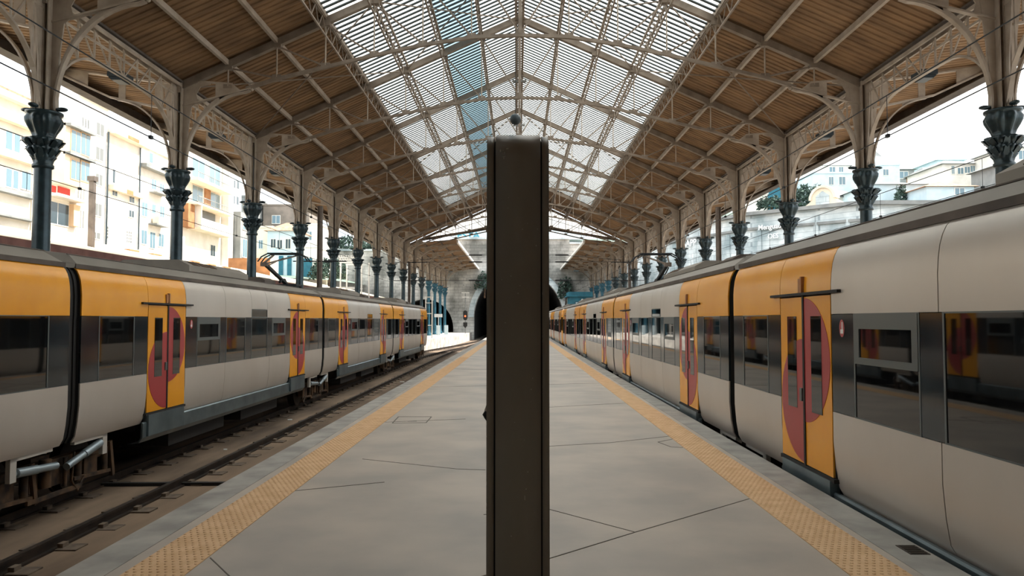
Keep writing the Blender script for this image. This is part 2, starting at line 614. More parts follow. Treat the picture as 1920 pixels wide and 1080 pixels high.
sf = lambda x: zr(x) + SH
for sd_, nm in ((-1, 'left'), (1, 'right')):
    x4, x7 = node(sd_, 4), node(sd_, 7)
    sheet('ceiling_' + nm, [x4, x7], sf, -22, YEND, 'sheet')
    sheet('ceiling_' + nm + '_front', [X0, x4], sf, -12, 6.0, 'sheet')  # unseen stretch kept opaque instead of glazed, to dim the near hall
    sheet('ceiling_' + nm + '_end', [X0, x4], sf, YK(7), YEND, 'sheet')
    # outer canopy rising outwards
    xo = x7 + sd_ * 3.75
    of = lambda x, a=x7: 8.58 + abs(x - a) * 0.13
    sheet('ceiling_' + nm + '_outer', [x7, xo], of, -22, 104, 'sheet')
    b = MB(); b.box(xo, xo + sd_ * 0.06, -22, 104, 8.66, 9.12); b.box(xo - sd_ * 0.3, xo, -22, 104, 8.66, 8.69)
    struct(b, 'trim_outer_fascia_' + nm, 'fascia')
    # inner canopy beyond the hall
    xi = X0 + sd_ * 5.95 if sd_ > 0 else -5.5
    cf = lambda x, a=x7: 8.52 + abs(x - a) * 0.09
    sheet('ceiling_' + nm + '_canopy', [xi, x7], cf, YEND + 0.1, 104, 'sheet')
    b = MB(); b.box(xi, xi - sd_ * 0.16, YEND + 0.1, 103.8, 8.62, 8.86); struct(b, 'trim_canopy_gutter_' + nm, 'gutter')
    # valley gutter
    b = MB(); b.box(x7 - 0.16, x7 + 0.16, -22, 104, 8.50, 8.56); struct(b, 'trim_valley_' + nm, 'fascia')

# back wall, and unseen side walls added to darken the near hall
b = MB(); b.box(-24, 24, -12.6, -12, -1.3, 14.5); struct(b, 'wall_back', 'white')
for sd_, nm in ((-1, 'left'), (1, 'right')):
    b = MB(); b.box(sd_ * 14.3, sd_ * 14.8, -12, 3, -1.3, 9.6); struct(b, 'wall_light_block_' + nm, 'greywall')

# skylight panes
def pane(name, side, i0, i1, m, y0=6.0, y1=YK(7)):
    xa, xb = node(side, i0), node(side, i1)
    b = MB()
    za, zb = sf(xa) + 0.03, sf(xb) + 0.03
    b.add([(xa, y0, za), (xb, y0, zb), (xb, y1, zb), (xa, y1, za)], [(0, 1, 2, 3)])
    return struct(b, name, m)
pane('window_1', -1, 0, 1.1, 'glaze')
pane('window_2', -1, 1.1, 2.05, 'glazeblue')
pane('window_3', -1, 2.05, 4, 'glaze')
pane('window_4', 1, 0, 4, 'glaze')
for sd_, nm in ((-1, 'left'), (1, 'right')):  # dark strips standing in for the shading of the corrugated glass
    b = MB()
    y = 6.2
    while y < YK(7):
        b.bar((node(sd_, 0), y, sf(node(sd_, 0)) - 0.01), (node(sd_, 4), y, sf(node(sd_, 4)) - 0.01), 0.11, 0.03)
        y += S / 20
    struct(b, 'trim_rib_shade_' + nm, 'bar')


# ------------------------------------------------------------------ trusses
def botchord(i):   # bottom chord height at node i
    return [9.90, 9.84, 9.62, 9.32, 8.98, 8.64, 8.40, 8.3][i]


def truss(label, end=False):
    t = empty('roof_truss', label, 'roof truss', group='roof trusses')
    for sd_ in (-1, 1):
        b = MB(); b.bar((X0, 0, zr(X0)), (node(sd_, 7), 0, zr(node(sd_, 7))), 0.16, 0.20); b.build('top_chord', 'iron2', t)
        b = MB()
        for i in range(5):
            b.bar((node(sd_, i), 0, botchord(i)), (node(sd_, i + 1), 0, botchord(i + 1)), 0.10, 0.09)
        b.bar((node(sd_, 5), 0, botchord(5)), (node(sd_, 5.62), 0, 8.36), 0.10, 0.09)
        b.build('bottom_chord', 'iron2', t)
        for i in range(1, 7):
            x = node(sd_, i)
            b = MB(); b.tube([(x, 0, zr(x) - 0.05), (x, 0, botchord(i) + 0.03)], 0.022, 6); b.build('hanger_post', 'iron', t)
        for i in range(0, 6):
            xa, xb = node(sd_, i + 1), node(sd_, i)
            b = MB(); b.bar((xa, 0, zr(xa) - 0.08), (xb, 0, botchord(i) + 0.03), 0.035, 0.045); b.build('diagonal_brace', 'iron2', t)
        for i in range(0, 7):
            x = node(sd_, i)
            if i == 0 and sd_ > 0: continue
            MB().box(x - 0.13, x + 0.13, -0.015, 0.015, botchord(i) - 0.03, botchord(i) + 0.13).build('gusset_plate', 'iron2', t)
            MB().box(x - 0.14, x + 0.14, -0.09, 0.09, zr(x) - 0.14, zr(x) + 0.1).build('gusset_plate', 'iron2', t)
    b = MB(); b.box(X0 - 0.05, X0 + 0.05, -0.05, 0.05, botchord(0), zr(X0)); b.build('king_post', 'iron2', t)
    return t

tr0 = truss('roof truss spanning the hall, nearest the camera')
place(tr0, tr0['label'], (0, YK(0), 0))
for k in range(1, 9):
    o = copy_tree(tr0)
    place(o, 'roof truss spanning the hall, %s from the camera' % ORD[k], (0, YK(k), 0))
o = copy_tree(tr0); place(o, 'last roof truss above the glazed gable at the far end of the hall', (0, YEND, 0))

# gable lens glazing
def gable_low(x): return 8.86 + (1.0 - abs(x - X0) / 8.9) * 1.5 if abs(x - X0) < 8.9 else 8.86
b = MB()
xs = [X0 + s_ for s_ in [-8.9 + 17.8 * i / 24 for i in range(25)]]
b.add([(x, YEND + 0.15, gable_low(x)) for x in xs] + [(x, YEND + 0.15, max(zr(x) - 0.1, gable_low(x))) for x in xs],
      [(i, i + 1, 26 + i, 25 + i) for i in range(24)])
gl = struct(b, 'window_5', 'glaze')
b = MB()
for i in range(24):
    b.bar((xs[i], YEND + 0.08, gable_low(xs[i])), (xs[i + 1], YEND + 0.08, gable_low(xs[i + 1])), 0.14, 0.22)
b.build('window_sill', 'fascia', gl)
b = MB()
x = X0 - 8.4
while x < X0 + 8.5:
    b.bar((x, YEND + 0.1, gable_low(x)), (x, YEND + 0.1, zr(x)), 0.03, 0.04)
    x += 0.60
for i in range(24):
    m_ = lambda x: (gable_low(x) + zr(x)) / 2
    if abs(xs[i] - X0) < 7: b.bar((xs[i], YEND + 0.1, m_(xs[i])), (xs[i + 1], YEND + 0.1, m_(xs[i + 1])), 0.03, 0.04)
b.build('window_frame', 'bar', gl)

# purlins
def lattice_purlin(side, i, depth, double, label):
    x = node(side, i) if i else X0
    z = zr(x) + 0.08
    t = empty('lattice_purlin', label, 'purlin', (x, 0, z))
    a, e = 3.0, YEND
    b = MB()
    if double:
        for q in (-0.11, 0.11): b.bar((q, a, -0.02), (q, e, -0.02), 0.05, 0.09)
    else:
        b.bar((0, a, 0), (0, e, 0), 0.08, 0.09)
    b.build('top_rail', 'iron2', t)
    if double:
        b = MB(); y = 12.0; k = 0
        while y < e:
            b.bar((-0.11 if k % 2 else 0.11, y, -0.02), (0.11 if k % 2 else -0.11, y + 0.3, -0.02), 0.02, 0.03); y += 0.3; k += 1
        b.build('flat_lacing', 'iron2', t)
    b = MB()
    # bottom rail polygonal per bay (deeper at mid bay)
    bz = MB()
    for k in range(-1, 9):
        y0_, y1_ = YK(k), min(YK(k + 1), YEND)
        n = 8
        pts = []
        for j in range(n + 1):
            u = j / n
            pts.append((y0_ + (y1_ - y0_) * u, -depth * (1 - 0.0 * abs(2 * u - 1))))
        for (ya, za), (yb, zb) in zip(pts[:-1], pts[1:]):
            bz.bar((0, ya, za), (0, yb, zb), 0.045, 0.05)
        for j in range(n):
            ym = (pts[j][0] + pts[j + 1][0]) / 2
            b.bar((0, pts[j][0], pts[j][1]), (0, ym, -0.03), 0.022, 0.03)
            b.bar((0, ym, -0.03), (0, pts[j + 1][0], pts[j + 1][1]), 0.022, 0.03)
    bz.build('bottom_rail', 'iron2', t)
    b.build('lattice_webbing', 'iron2', t)
for sd_, nm in ((-1, 'left'), (1, 'right')):
    lattice_purlin(sd_, 1, 0.5, False, 'lattice purlin under the glass roof, first to the %s of the ridge' % nm)
    lattice_purlin(sd_, 2, 0.5, False, 'lattice purlin under the glass roof, second to the %s of the ridge' % nm)
    lattice_purlin(sd_, 3, 0.5, True, 'double laced purlin under the glass roof, third to the %s of the ridge' % nm)
    lattice_purlin(sd_, 4, 0.5, False, 'lattice purlin along the %s edge of the glass roof' % nm)
    for i in (5, 6):
        x = node(sd_, i); z = zr(x) + 0.06
        b = MB(); b.bar((x, 0, z), (x, YEND, z), 0.09, 0.15)
        tag(b.build('plain_purlin', 'iron'), 'plain beam under the %s sheet roof, %s' % (nm, 'nearer the glass' if i == 5 else 'nearer the columns'), 'purlin')
    x = node(sd_, 4)
    b = MB(); b.box(x - 0.06, x + 0.06, -22, YEND, sf(x) - 0.1, sf(x) + 0.08); struct(b, 'trim_skylight_edge_' + nm, 'iron2')
t = empty('ridge_beam', 'long double ridge beam at the top of the glass roof', 'ridge beam', (X0, 0, zr(X0)))
for q in (-0.13, 0.13):
    b = MB(); b.bar((q, 3, 0.0), (q, YEND, 0.0), 0.09, 0.24); b.build('beam_rail', 'iron2', t)
b = MB(); y = 12; k = 0
while y < YEND:
    b.bar((-0.13, y, -0.05), (0.13, y + 0.15, -0.05), 0.03, 0.03); y += 0.3
b.build('flat_lacing', 'iron2', t)

# wind bracing rods
for k in (1, 4, 6):
    for sd_, nm in ((-1, 'left'), (1, 'right')):
        t = empty('wind_brace', 'crossed wind bracing rods under the %s roof, %s' % (nm, {1: 'nearest the camera', 4: 'in the middle of the hall', 6: 'near the far gable'}[k]), 'wind brace')
        for (ia, ib) in ((7, 3), (3, 7), (3, 0), (0, 3)):
            xa, xb = node(sd_, ia), node(sd_, ib)
            b = MB(); b.tube([(xa, YK(k), zr(xa) - 0.05), (xb, YK(k + 1), zr(xb) - 0.05)], 0.022, 6); b.build('rod', 'iron2', t)


# ------------------------------------------------------------------ columns
def arc(cx, cz, rx, rz, a0, a1, n):
    return [(cx + rx * cos(a0 + (a1 - a0) * i / n), cz + rz * sin(a0 + (a1 - a0) * i / n)) for i in range(n + 1)]


def ribbon(b, pts, y0, y1, th):
    """thick band following pts in xz plane, width y0..y1, thickness th"""
    n = len(pts)
    vs = []
    for i, (x, z) in enumerate(pts):
        a = pts[min(i + 1, n - 1)]; c = pts[max(i - 1, 0)]
        dx, dz = a[0] - c[0], a[1] - c[1]
        L = sqrt(dx * dx + dz * dz) or 1
        nx, nz = -dz / L * th / 2, dx / L * th / 2
        vs += [(x - nx, y0, z - nz), (x + nx, y0, z + nz), (x + nx, y1, z + nz), (x - nx, y1, z - nz)]
    fs = []
    for i in range(n - 1):
        for j in range(4):
            fs.append((i * 4 + j, i * 4 + (j + 1) % 4, (i + 1) * 4 + (j + 1) % 4, (i + 1) * 4 + j))
    fs += [(0, 1, 2, 3), (4 * n - 1, 4 * n - 2, 4 * n - 3, 4 * n - 4)]
    b.add(vs, fs)


def make_column(label, castm='cast'):
    """origin on the column axis at platform level; inner side (to the ridge) is +x"""
    t = empty('iron_column', label, 'column', group='cast iron roof columns')
    b = MB()
    b.lathe([(0.30, 0, 0), (0.30, 0.25, 0), (0.24, 0.32, 0), (0.22, 0.9, 0), (0.25, 0.95, 0), (0.19, 1.05, 0), (0.175, 1.4, 0), (0.16, 4.9, 0)], n=24)
    b.build('shaft', castm, t)
    b = MB()
    b.lathe([(0.165, 4.80), (0.20, 4.82), (0.20, 4.88), (0.175, 4.90), (0.18, 4.98, .1), (0.23, 5.05, .1), (0.21, 5.09, .1), (0.24, 5.12, .12), (0.29, 5.22, .14),
             (0.26, 5.24, .1), (0.29, 5.28, .1), (0.36, 5.385, .12), (0.33, 5.41, .06), (0.22, 5.42, 0), (0.20, 5.46, .06), (0.22, 5.54, .1), (0.27, 5.64, .12),
             (0.315, 5.74, .12), (0.33, 5.82, .10), (0.30, 5.89, .06), (0.31, 5.90), (0.345, 5.93), (0.345, 5.97), (0.20, 5.99)], n=48)
    for k in range(8):
        a = 2 * pi * k / 8 + pi / 8
        ca, sa = cos(a), sin(a)
        for (r0, z0_, r1, z1_, w_) in ((0.24, 5.20, 0.40, 5.37, .07), (0.20, 5.02, 0.32, 5.20, .06)):
            px, py = -sa * w_, ca * w_
            b.add([(r0 * ca + px, r0 * sa + py, z0_), (r0 * ca - px, r0 * sa - py, z0_), (r1 * ca - px * .6, r1 * sa - py * .6, z1_), (r1 * ca + px * .6, r1 * sa + py * .6, z1_),
                   ((r0 - .05) * ca, (r0 - .05) * sa, z1_ + 0.02), ((r1 + .02) * ca, (r1 + .02) * sa, z1_ - .05)], [(0, 1, 2, 3), (3, 2, 4), (0, 3, 4), (1, 4, 2), (2, 3, 5)])
    cp = b.build('capital', castm, t)
    b = MB()
    for a in (0, pi / 2, pi, 3 * pi / 2):
        b.ball((0.36 * cos(a), 0.36 * sin(a), 6.03), 0.10, 10, 6, (1.3 if abs(cos(a)) > .5 else .8, 1.3 if abs(sin(a)) > .5 else .8, 0.45))
    b.build('volutes', castm, cp)
    # fabricated post above the capital
    b = MB()
    for q in (-0.115, 0.115):
        b.box(q - 0.012, q + 0.012, -0.16, 0.16, 5.98, 8.5)
    b.box(-0.035, 0.035, -0.15, 0.15, 5.98, 8.5)
    b.box(-0.115, 0.115, -0.012, 0.012, 5.98, 8.5)
    b.box(-0.10, 0.10, -0.19, -0.16, 8.2, 8.5)
    b.build('upper_post', 'iron', t)
    b = MB()
    for s_ in (-1, 1):
        b.prism([(s_ * 0.12, 5.98), (s_ * 0.24, 5.98), (s_ * 0.27, 7.0), (s_ * 0.40, 8.1), (s_ * 0.44, 8.5), (s_ * 0.12, 8.5)][::s_], -0.02, 0.02)
    b.build('side_plates', 'iron', t)
    # inner bracket
    b = MB()
    A = arc(2.02, 6.05, 1.80, 2.20, pi, pi / 2 + 0.06, 14)
    A = [(0.24, 5.99)] + [p for p in A if p[1] > 6.05] + [(2.05, 8.30)]
    ribbon(b, A, -0.06, 0.06, 0.045)
    ribbon(b, [(0.12, 7.86), (2.08, 8.36)], -0.06, 0.06, 0.04)
    # web near the tip and along the arc
    wt = [p for p in A if p[0] > 1.05]
    top = [(x, 7.86 + (x - 0.12) * 0.255) for x, z in wt]
    for i in range(len(wt) - 1):
        b.prism([wt[i], wt[i + 1], top[i + 1], top[i]], -0.012, 0.012)
    ins = [(p[0] + 0.10, p[1] - 0.02) for p in A]
    for i in range(len(A) - 1):
        if A[i][0] < 1.2: b.prism([A[i], A[i + 1], (A[i + 1][0] - 0.05, A[i + 1][1] + 0.11), (A[i][0] - 0.05, A[i][1] + 0.11)], -0.012, 0.012)
    b.prism([(0.12, 7.60), (0.5, 7.95), (0.12, 7.86)], -0.012, 0.012)
    b.ball((2.10, 0, 8.33), 0.05, 8, 6)
    b.build('inner_bracket', 'iron', t)
    # spandrel between the bracket arm and the roof
    b = MB()
    ribbon(b, [(0.4, 8.58), (1.5, 8.50), (1.75, 8.30)], -0.03, 0.03, 0.05)
    b.prism([(0.30, 7.95), (0.55, 7.98), (0.50, 8.2), (0.62, 8.42), (0.9, 8.48), (0.9, 8.56), (0.3, 8.56)], -0.012, 0.012)
    b.prism([(1.05, 8.12), (1.75, 8.28), (1.5, 8.5), (1.05, 8.53)], -0.012, 0.012)
    b.build('spandrel_plate', 'iron', t)
    # outer bracket
    b = MB()
    A = arc(-1.95, 6.05, 1.73, 2.0, 0, pi / 2 - 0.1, 14)
    A = [(-0.24, 5.99)] + [p for p in A if p[1] > 6.05]
    ribbon(b, A, -0.06, 0.06, 0.04)
    ribbon(b, [(-0.25, 7.75), (-2.0, 8.12), (-3.6, 8.86)], -0.05, 0.05, 0.05)
    ribbon(b, [(-0.25, 8.52), (-1.4, 8.66), (-3.65, 8.99)], -0.05, 0.05, 0.05)
    for i in range(len(A) - 1):
        if A[i][0] < -1.0:
            b.prism([A[i], A[i + 1], (A[i + 1][0], 7.69 - 0.213 * A[i + 1][0]), (A[i][0], 7.69 - 0.213 * A[i][0])], -0.012, 0.012)
    for (xa, xb) in ((-0.45, -0.70), (-1.55, -1.75), (-2.65, -3.5)):
        za = lambda x: 8.12 + (-2.0 - x) * 0.4625 if x < -2 else 7.75 + (-0.25 - x) * 0.211
        zb = lambda x: 8.52 + (-0.25 - x) * 0.12 if x > -1.4 else 8.66 + (-1.4 - x) * 0.147
        b.prism([(xa, za(xa)), (xb, za(xb)), (xb, zb(xb)), (xa, zb(xa))], -0.012, 0.012)
    b.build('outer_bracket', 'iron', t)
    # brackets along the hall
    for s_ in (-1, 1):
        b = MB()
        b.prism([(s_ * 0.16, 5.98), (s_ * 0.22, 5.98), (s_ * 0.26, 7.0), (s_ * 0.42, 8.4), (s_ * 0.16, 8.4)][::-s_], -0.015, 0.015, 'x')
        b.build('lengthwise_plate', 'iron', t)
    return t


def eave_girder(label):
    """spans one bay; origin at the near column axis, runs +y for S"""
    t = empty('eave_girder', label, 'girder', group='arched lattice girders between columns')
    b = MB()
    for q in (-0.1, 0.1): b.bar((q, 0.1, 8.42), (q, S - 0.1, 8.42), 0.05, 0.09)
    b.bar((0.0, 0.1, 8.12), (0.0, S - 0.1, 8.12), 0.04, 0.05)
    b.build('top_rail', 'iron', t)
    pts = []
    n = 28
    for i in range(n + 1):
        u = i / n
        y = 0.20 + (S - 0.4) * u
        d = min(y - 0.2, S - 0.2 - y)
        z = 6.1 + 1.5 * sqrt(max(0, 1 - (1 - min(1, d / 1.7)) ** 2)) + 0.10 * sin(pi * u)
        pts.append((y, z))
    b = MB()
    vs = []
    for (y, z) in pts: vs += [(-0.05, y, z - 0.03), (0.05, y, z - 0.03), (0.05, y, z + 0.03), (-0.05, y, z + 0.03)]
    b.add(vs, [(i * 4 + j, i * 4 + (j + 1) % 4, (i + 1) * 4 + (j + 1) % 4, (i + 1) * 4 + j) for i in range(n) for j in range(4)])
    b.build('arched_rail', 'iron', t)
    b = MB()
    def za(y): 
        for (a, c) in zip(pts[:-1], pts[1:]):
            if a[0] <= y <= c[0]: return a[1] + (c[1] - a[1]) * (y - a[0]) / (c[0] - a[0])
        return 6.2
    ys = [0.45 + (S - 0.9) * i / 8 for i in range(9)]
    for i, y in enumerate(ys):
        b.bar((0, y, za(y)), (0, y, 8.4), 0.035, 0.045)
        if i < 8:
            y2 = ys[i + 1]
            if i < 4: b.bar((0, y, 8.38), (0, y2, za(y2)), 0.03, 0.035)
            else: b.bar((0, y, za(y)), (0, y2, 8.38), 0.03, 0.035)
    b.build('lattice_bars', 'iron', t)
    return t

colA = make_column('x'); colB = make_column('x', 'castblue'); gir = eave_girder('x')
first = {'A': True, 'B': True, 'G': True}
for sd_, nm, xc in ((-1, 'left', XL), (1, 'right', XR)):
    for k in range(-1, 15):
        key = 'B' if k >= 11 else 'A'
        src = colB if key == 'B' else colA
        o = src if first[key] else copy_tree(src)
        first[key] = False
        if k < 0: lb = 'cast iron column just outside the picture on the %s' % nm
        elif k == 14: lb = 'blue painted iron column of the %s row standing against the stone wall' % nm
        elif k >= 11: lb = 'blue painted iron column, %s from the stone wall in the %s row' % (ORD[14 - k], nm)
        else: lb = 'cast iron column with leafy capital, %s from the camera in the %s row' % (ORD[k], nm)
        place(o, lb, (xc, YK(k), 0.0), 0 if sd_ < 0 else pi)
        if k < 14:
            g = gir if first['G'] else copy_tree(gir)
            first['G'] = False
            place(g, 'arched lattice girder in the %s column row, %s bay%s' % (nm, ORD[k + 1], ' from the camera'), (xc, YK(k), 0.0), 0)

# rafters of the far canopies
for sd_, nm, xc in ((-1, 'left', XL), (1, 'right', XR)):
    xi = 6.02 if sd_ > 0 else -5.5
    proto = None
    for k in range(9, 15):
        if proto is None:
            b = MB()
            b.bar((xi, 0, 8.78), (xc, 0, 8.42), 0.1, 0.14)
            xm = xc - sd_ * 2.3
            b.bar((xm, 0, 8.34), (xm - sd_ * 0.9, 0, 8.68), 0.05, 0.3)
            proto = b.build('canopy_rafter', 'iron'); o = proto
        else:
            o = proto.copy(); COL.objects.link(o)
        tag(o, 'canopy rafter beyond the hall on the %s, %s from the far wall' % (nm, ORD[14 - k]), 'rafter', 'rafters of the far canopies')
        o.location = (0, YK(k) - (0.3 if k == 14 else 0), 0)
    for i, f in enumerate((0.3, 0.65)):
        x = xc + (xi - xc) * f * 1.0
        b = MB(); b.bar((x, YEND + .2, 8.46 + abs(x - xc) * 0.09), (x, 103.5, 8.46 + abs(x - xc) * 0.09), 0.07, 0.09)
        tag(b.build('plain_purlin', 'fascia'), 'dark beam under the %s far canopy, %s' % (nm, ['nearer the columns', 'nearer the open middle'][i]), 'purlin')

# ridge lamps and hanging ball
for i, (y, lb) in enumerate(((33.4, 'small cross shaped lamp on the ridge above the hanging ball'), (41.0, 'small cross shaped lamp on the ridge just behind the hanging ball'))):
    t = empty('ridge_lamp', lb, 'lamp', (X0, y, zr(X0) - 0.35))
    b = MB(); b.box(-0.32, 0.32, -0.07, 0.07, -0.04, 0.04); b.box(-0.12, 0.12, -0.1, 0.1, -0.07, 0.05); b.build('lamp_body', 'metalgrey', t)
    b = MB(); b.box(-0.03, 0.03, -0.03, 0.03, 0.04, 0.35); b.build('bracket', 'metalgrey', t)
t = empty('hanging_ball', 'dark ball hanging on a thin cable from the roof ridge', 'ball lamp', (-0.09, 28.0, 9.30))
b = MB(); b.ball((0, 0, 0), 0.215, 24, 16); b.build('ball', 'lampdark', t)
b = MB(); b.tube([(0, 0, 0.2), (0, 0, zr(X0) - 9.3)], 0.012, 6); b.build('cable', 'wire', t)
for sd_, nm in ((-1, 'left'), (1, 'right')):
    for k in (1, 2, 3):
        x = (XL if sd_ < 0 else XR) + sd_ * 0.2
        t = empty('floodlight', 'small dark floodlight under the %s eave girder, %s from the camera' % (nm, ORD[k - 1]), 'floodlight', (x, YK(k) - 2.8, 7.85))
        b = MB(); b.box(-0.2, 0.2, -0.25, 0.25, -0.12, 0.0); b.prism([(-.2, -.12), (.2, -.12), (.12, -.2), (-.12, -.2)], -0.2, 0.2); b.build('lamp_body', 'lampdark', t)
        b = MB(); b.box(-0.02, 0.02, -0.02, 0.02, 0.0, 0.45); b.build('bracket', 'iron', t)

# ------------------------------------------------------------------ trains
HW = 1.45                                            # half width
PL = [(0.10, -0.03), (0.05, 0.06), (0.02, 0.25), (0.0, 0.50), (0.0, 0.80)]           # lower profile (inset, z)
PU = [(0.0, 1.76), (0.0, 2.05), (0.008, 2.16), (0.022, 2.26), (0.045, 2.34), (0.075, 2.40), (0.115, 2.445)]
L = 13.37
LC = 14.5


def prof(p, s, off=0.0):
    return [(s * (HW - t + off), z) for t, z in p]


def door(parent, yc, s, high, label=None):
    """double door centred at yc on side s; high = +1/-1: leaf (in y) carrying the high half disc"""
    fr = MB()
    X = s * HW
    fr.box(X - s * 0.06, X - s * 0.02, yc - 0.72, yc + 0.72, 0.10, 1.98)
    d = fr.build('doorway', 'shell', parent)
    for q in (-1, 1):
        y0, y1 = (yc + 0.012, yc + 0.70) if q > 0 else (yc - 0.70, yc - 0.012)
        b = MB()
        b.box(X - s * 0.03, X + s * 0.0, y0, y1, 0.15, 1.95)
        lf = b.build('door_leaf', 'yellow', parent)
        # half disc
        zc = 1.27 if q == high else 0.83
        R = 0.665
        pts = []
        n = 28
        for i in range(n + 1):
            a = -pi / 2 + pi * i / n
            pts.append((yc + q * (0.014 + R * cos(a)), zc + R * sin(a)))
        if q < 0: pts = pts[::-1]
        b = MB(); b.prism(pts, X + s * 0.0005, X + s * 0.004, 'x'); b.build('red_half_disc', 'red', lf)
        yw = yc + q * 0.34
        b = MB(); b.box(X - s * 0.01, X + s * 0.007, yw - 0.135, yw + 0.135, 0.73, 1.74); b.build('window_pane', 'pane', lf)
        if q != high:
            b = MB(); b.box(X, X + s * 0.02, yc + q * 0.07 - 0.03, yc + q * 0.07 + 0.03, 0.82, 0.96); b.build('door_button', 'sash', lf)
    b = MB(); b.box(X - s * 0.02, X + s * 0.012, yc - 0.022, yc + 0.022, 0.14, 1.97); b.build('door_seal', 'black', parent)
    b = MB(); b.box(X - s * 0.01, X + s * 0.04, yc - 0.95, yc + 0.95, 1.965, 1.995); b.build('door_rail', 'black', parent)
    b = MB(); b.box(X - s * 0.01, X + s * 0.03, yc - 0.02, yc + 0.02, 1.995, 2.17); b.box(X - s * 0.01, X + s * 0.02, yc - 0.1, yc - 0.03, 2.0, 2.15); b.build('door_lamp', 'wood', parent)
    b = MB(); b.box(X - s * 0.08, X + s * 0.02, yc - 0.66, yc + 0.66, -0.24, 0.11); b.build('step_box', 'skirt', parent)
    b = MB(); b.box(X - s * 0.05, X + s * 0.01, yc - 0.74, yc + 0.74, 0.10, 0.14); b.build('door_sill', 'shell', parent)


def window(parent, y0, y1, s, kind='plain', z0=0.80, z1=1.76):
    X = s * HW
    if kind == 'tall': z1 = 1.95
    b = MB(); b.box(X - s * 0.03, X - s * 0.004, y0 + 0.01, y1 - 0.01, z0 + 0.01, z1 - 0.01)
    wn = b.build('window_pane', 'pane', parent)
    if kind == 'hopper':
        b = MB()
        za = 1.30
        b.box(X - s * 0.02, X + s * 0.006, y0 + 0.01, y0 + 0.10, za, z1 - 0.01); b.box(X - s * 0.02, X + s * 0.006, y1 - 0.10, y1 - 0.01, za, z1 - 0.01)
        b.box(X - s * 0.02, X + s * 0.006, y0 + 0.1, y1 - 0.1, z1 - 0.14, z1 - 0.01); b.box(X - s * 0.02, X + s * 0.006, y0 + 0.1, y1 - 0.1, za, za + 0.06)
        b.build('window_sash', 'sash', wn)
    b = MB()
    for y in (y0, y1): b.box(X - s * 0.02, X + s * 0.002, y - 0.012, y + 0.012, z0, z1)
    b.box(X - s * 0.02, X + s * 0.001, y0, y1, z0, z0 + 0.012); b.box(X - s * 0.02, X + s * 0.001, y0, y1, z1 - 0.012, z1)
    if kind == 'tall': b.box(X - s * 0.02, X + s * 0.003, y0, y1, 1.75, 1.78)
    b.build('window_trim', 'sash', wn)


def pier(t, y0, y1, s, z0=0.80, z1=1.76):
    X = s * HW
    MB().box(X - s * 0.03, X - s * 0.001, y0 + 0.006, y1 - 0.006, z0 + 0.006, z1 - 0.006).build('window_pier', 'pier', t)


def panel(parent, name, m, pr, segs, s):
    for (y0, y1) in segs:
        MB().strip(prof(pr, s), y0 + 0.006, y1 - 0.006, 0.02, -s, True).build(name, m, parent)


def bogie(parent, yc, damp=True):
    r = bpy.data.objects.new('bogie', None); COL.objects.link(r); r.parent = parent; r.location = (0, yc, 0); r.empty_display_size = .2
    b = MB()
    for s in (-1, 1):
        x = s * 1.08
        b.box(x - 0.06, x + 0.06, -1.5, 1.5, -0.42, -0.25)
        b.box(x - 0.07, x + 0.07, -0.45, 0.45, -0.62, -0.38)
        for y in (-0.95, 0.95):
            b.box(x - 0.09, x + 0.09, y - 0.17, y + 0.17, -0.62, -0.36)
            b.tube([(x + s * .1, y - .35, -0.66), (x + s * .1, y - .35, -0.28)], 0.05, 8)
            b.tube([(x + s * .1, y + .35, -0.66), (x + s * .1, y + .35, -0.28)], 0.05, 8)
            b.bar((x + s * .12, y - .5, -0.60), (x + s * .12, y + .5, -0.66), 0.05, 0.05)
            b.bar((x + s * .14, y + .42, -0.2), (x + s * .14, y + .52, -0.75), 0.05, 0.07)
            b.tube([(x + s * .16, y - .55, -0.2), (x + s * .17, y - .62, -0.6), (x + s * .16, y - .45, -0.78), (x + s * .16, y - .3, -0.6)], 0.015, 6)
        b.tube([(x + s * .12, -0.2, -0.58), (x + s * .12, -0.2, -0.2)], 0.08, 10)
        b.tube([(x + s * .12, 0.25, -0.66), (x + s * .12, 0.25, -0.25)], 0.03, 8)
        b.bar((x + s * .15, -0.62, -0.70), (x + s * .15, 0.6, -0.72), 0.04, 0.06)
    b.box(-1.0, 1.0, -0.2, 0.2, -0.5, -0.2)
    b.build('bogie_frame', 'bogie', r)
    for y in (-0.95, 0.95):
        b = MB()
        for s in (-1, 1):
            b.tube([(s * 0.78, y, -0.475), (s * 0.92, y, -0.475)], 0.425, 28, False)
            b.tube([(s * 0.92, y, -0.475), (s * 0.96, y, -0.475)], 0.16, 16, False)
            b.tube([(s * 0.74, y, -0.475), (s * 0.78, y, -0.475)], 0.45, 28, False)
        b.tube([(-0.8, y, -0.475), (0.8, y, -0.475)], 0.09, 10, False)
        b.build('wheelset', 'wheel', r)
    if damp:
        for s in (-1, 1):
            x = s * 1.30
            for q, z0, z1 in ((-1, -0.24, -0.30), (1, -0.16, -0.36)):
                b = MB()
                y1 = q * 0.95; y0 = q * 0.12
                zt, zl = (z0, z1)
                b.tube([(x, y1, zt), (x, y0 + (y1 - y0) * .5, (zt + zl) / 2)], 0.062, 12)
                b.tube([(x, y0 + (y1 - y0) * .5, (zt + zl) / 2), (x, y0, zl)], 0.052, 12)
                b.tube([(x, y1 + q * .08, zt), (x, y1, zt)], 0.03, 8)
                b.build('damper', 'damper', r)
                b = MB()
                b.box(x - 0.03, x + 0.03, q * 0.98, q * 1.10, -0.34, -0.04)
                b.box(x - 0.03, x + 0.03, q * 0.25, q * 1.10, -0.08, -0.03)
                b.build('damper_bracket', 'pale', r)
    return r


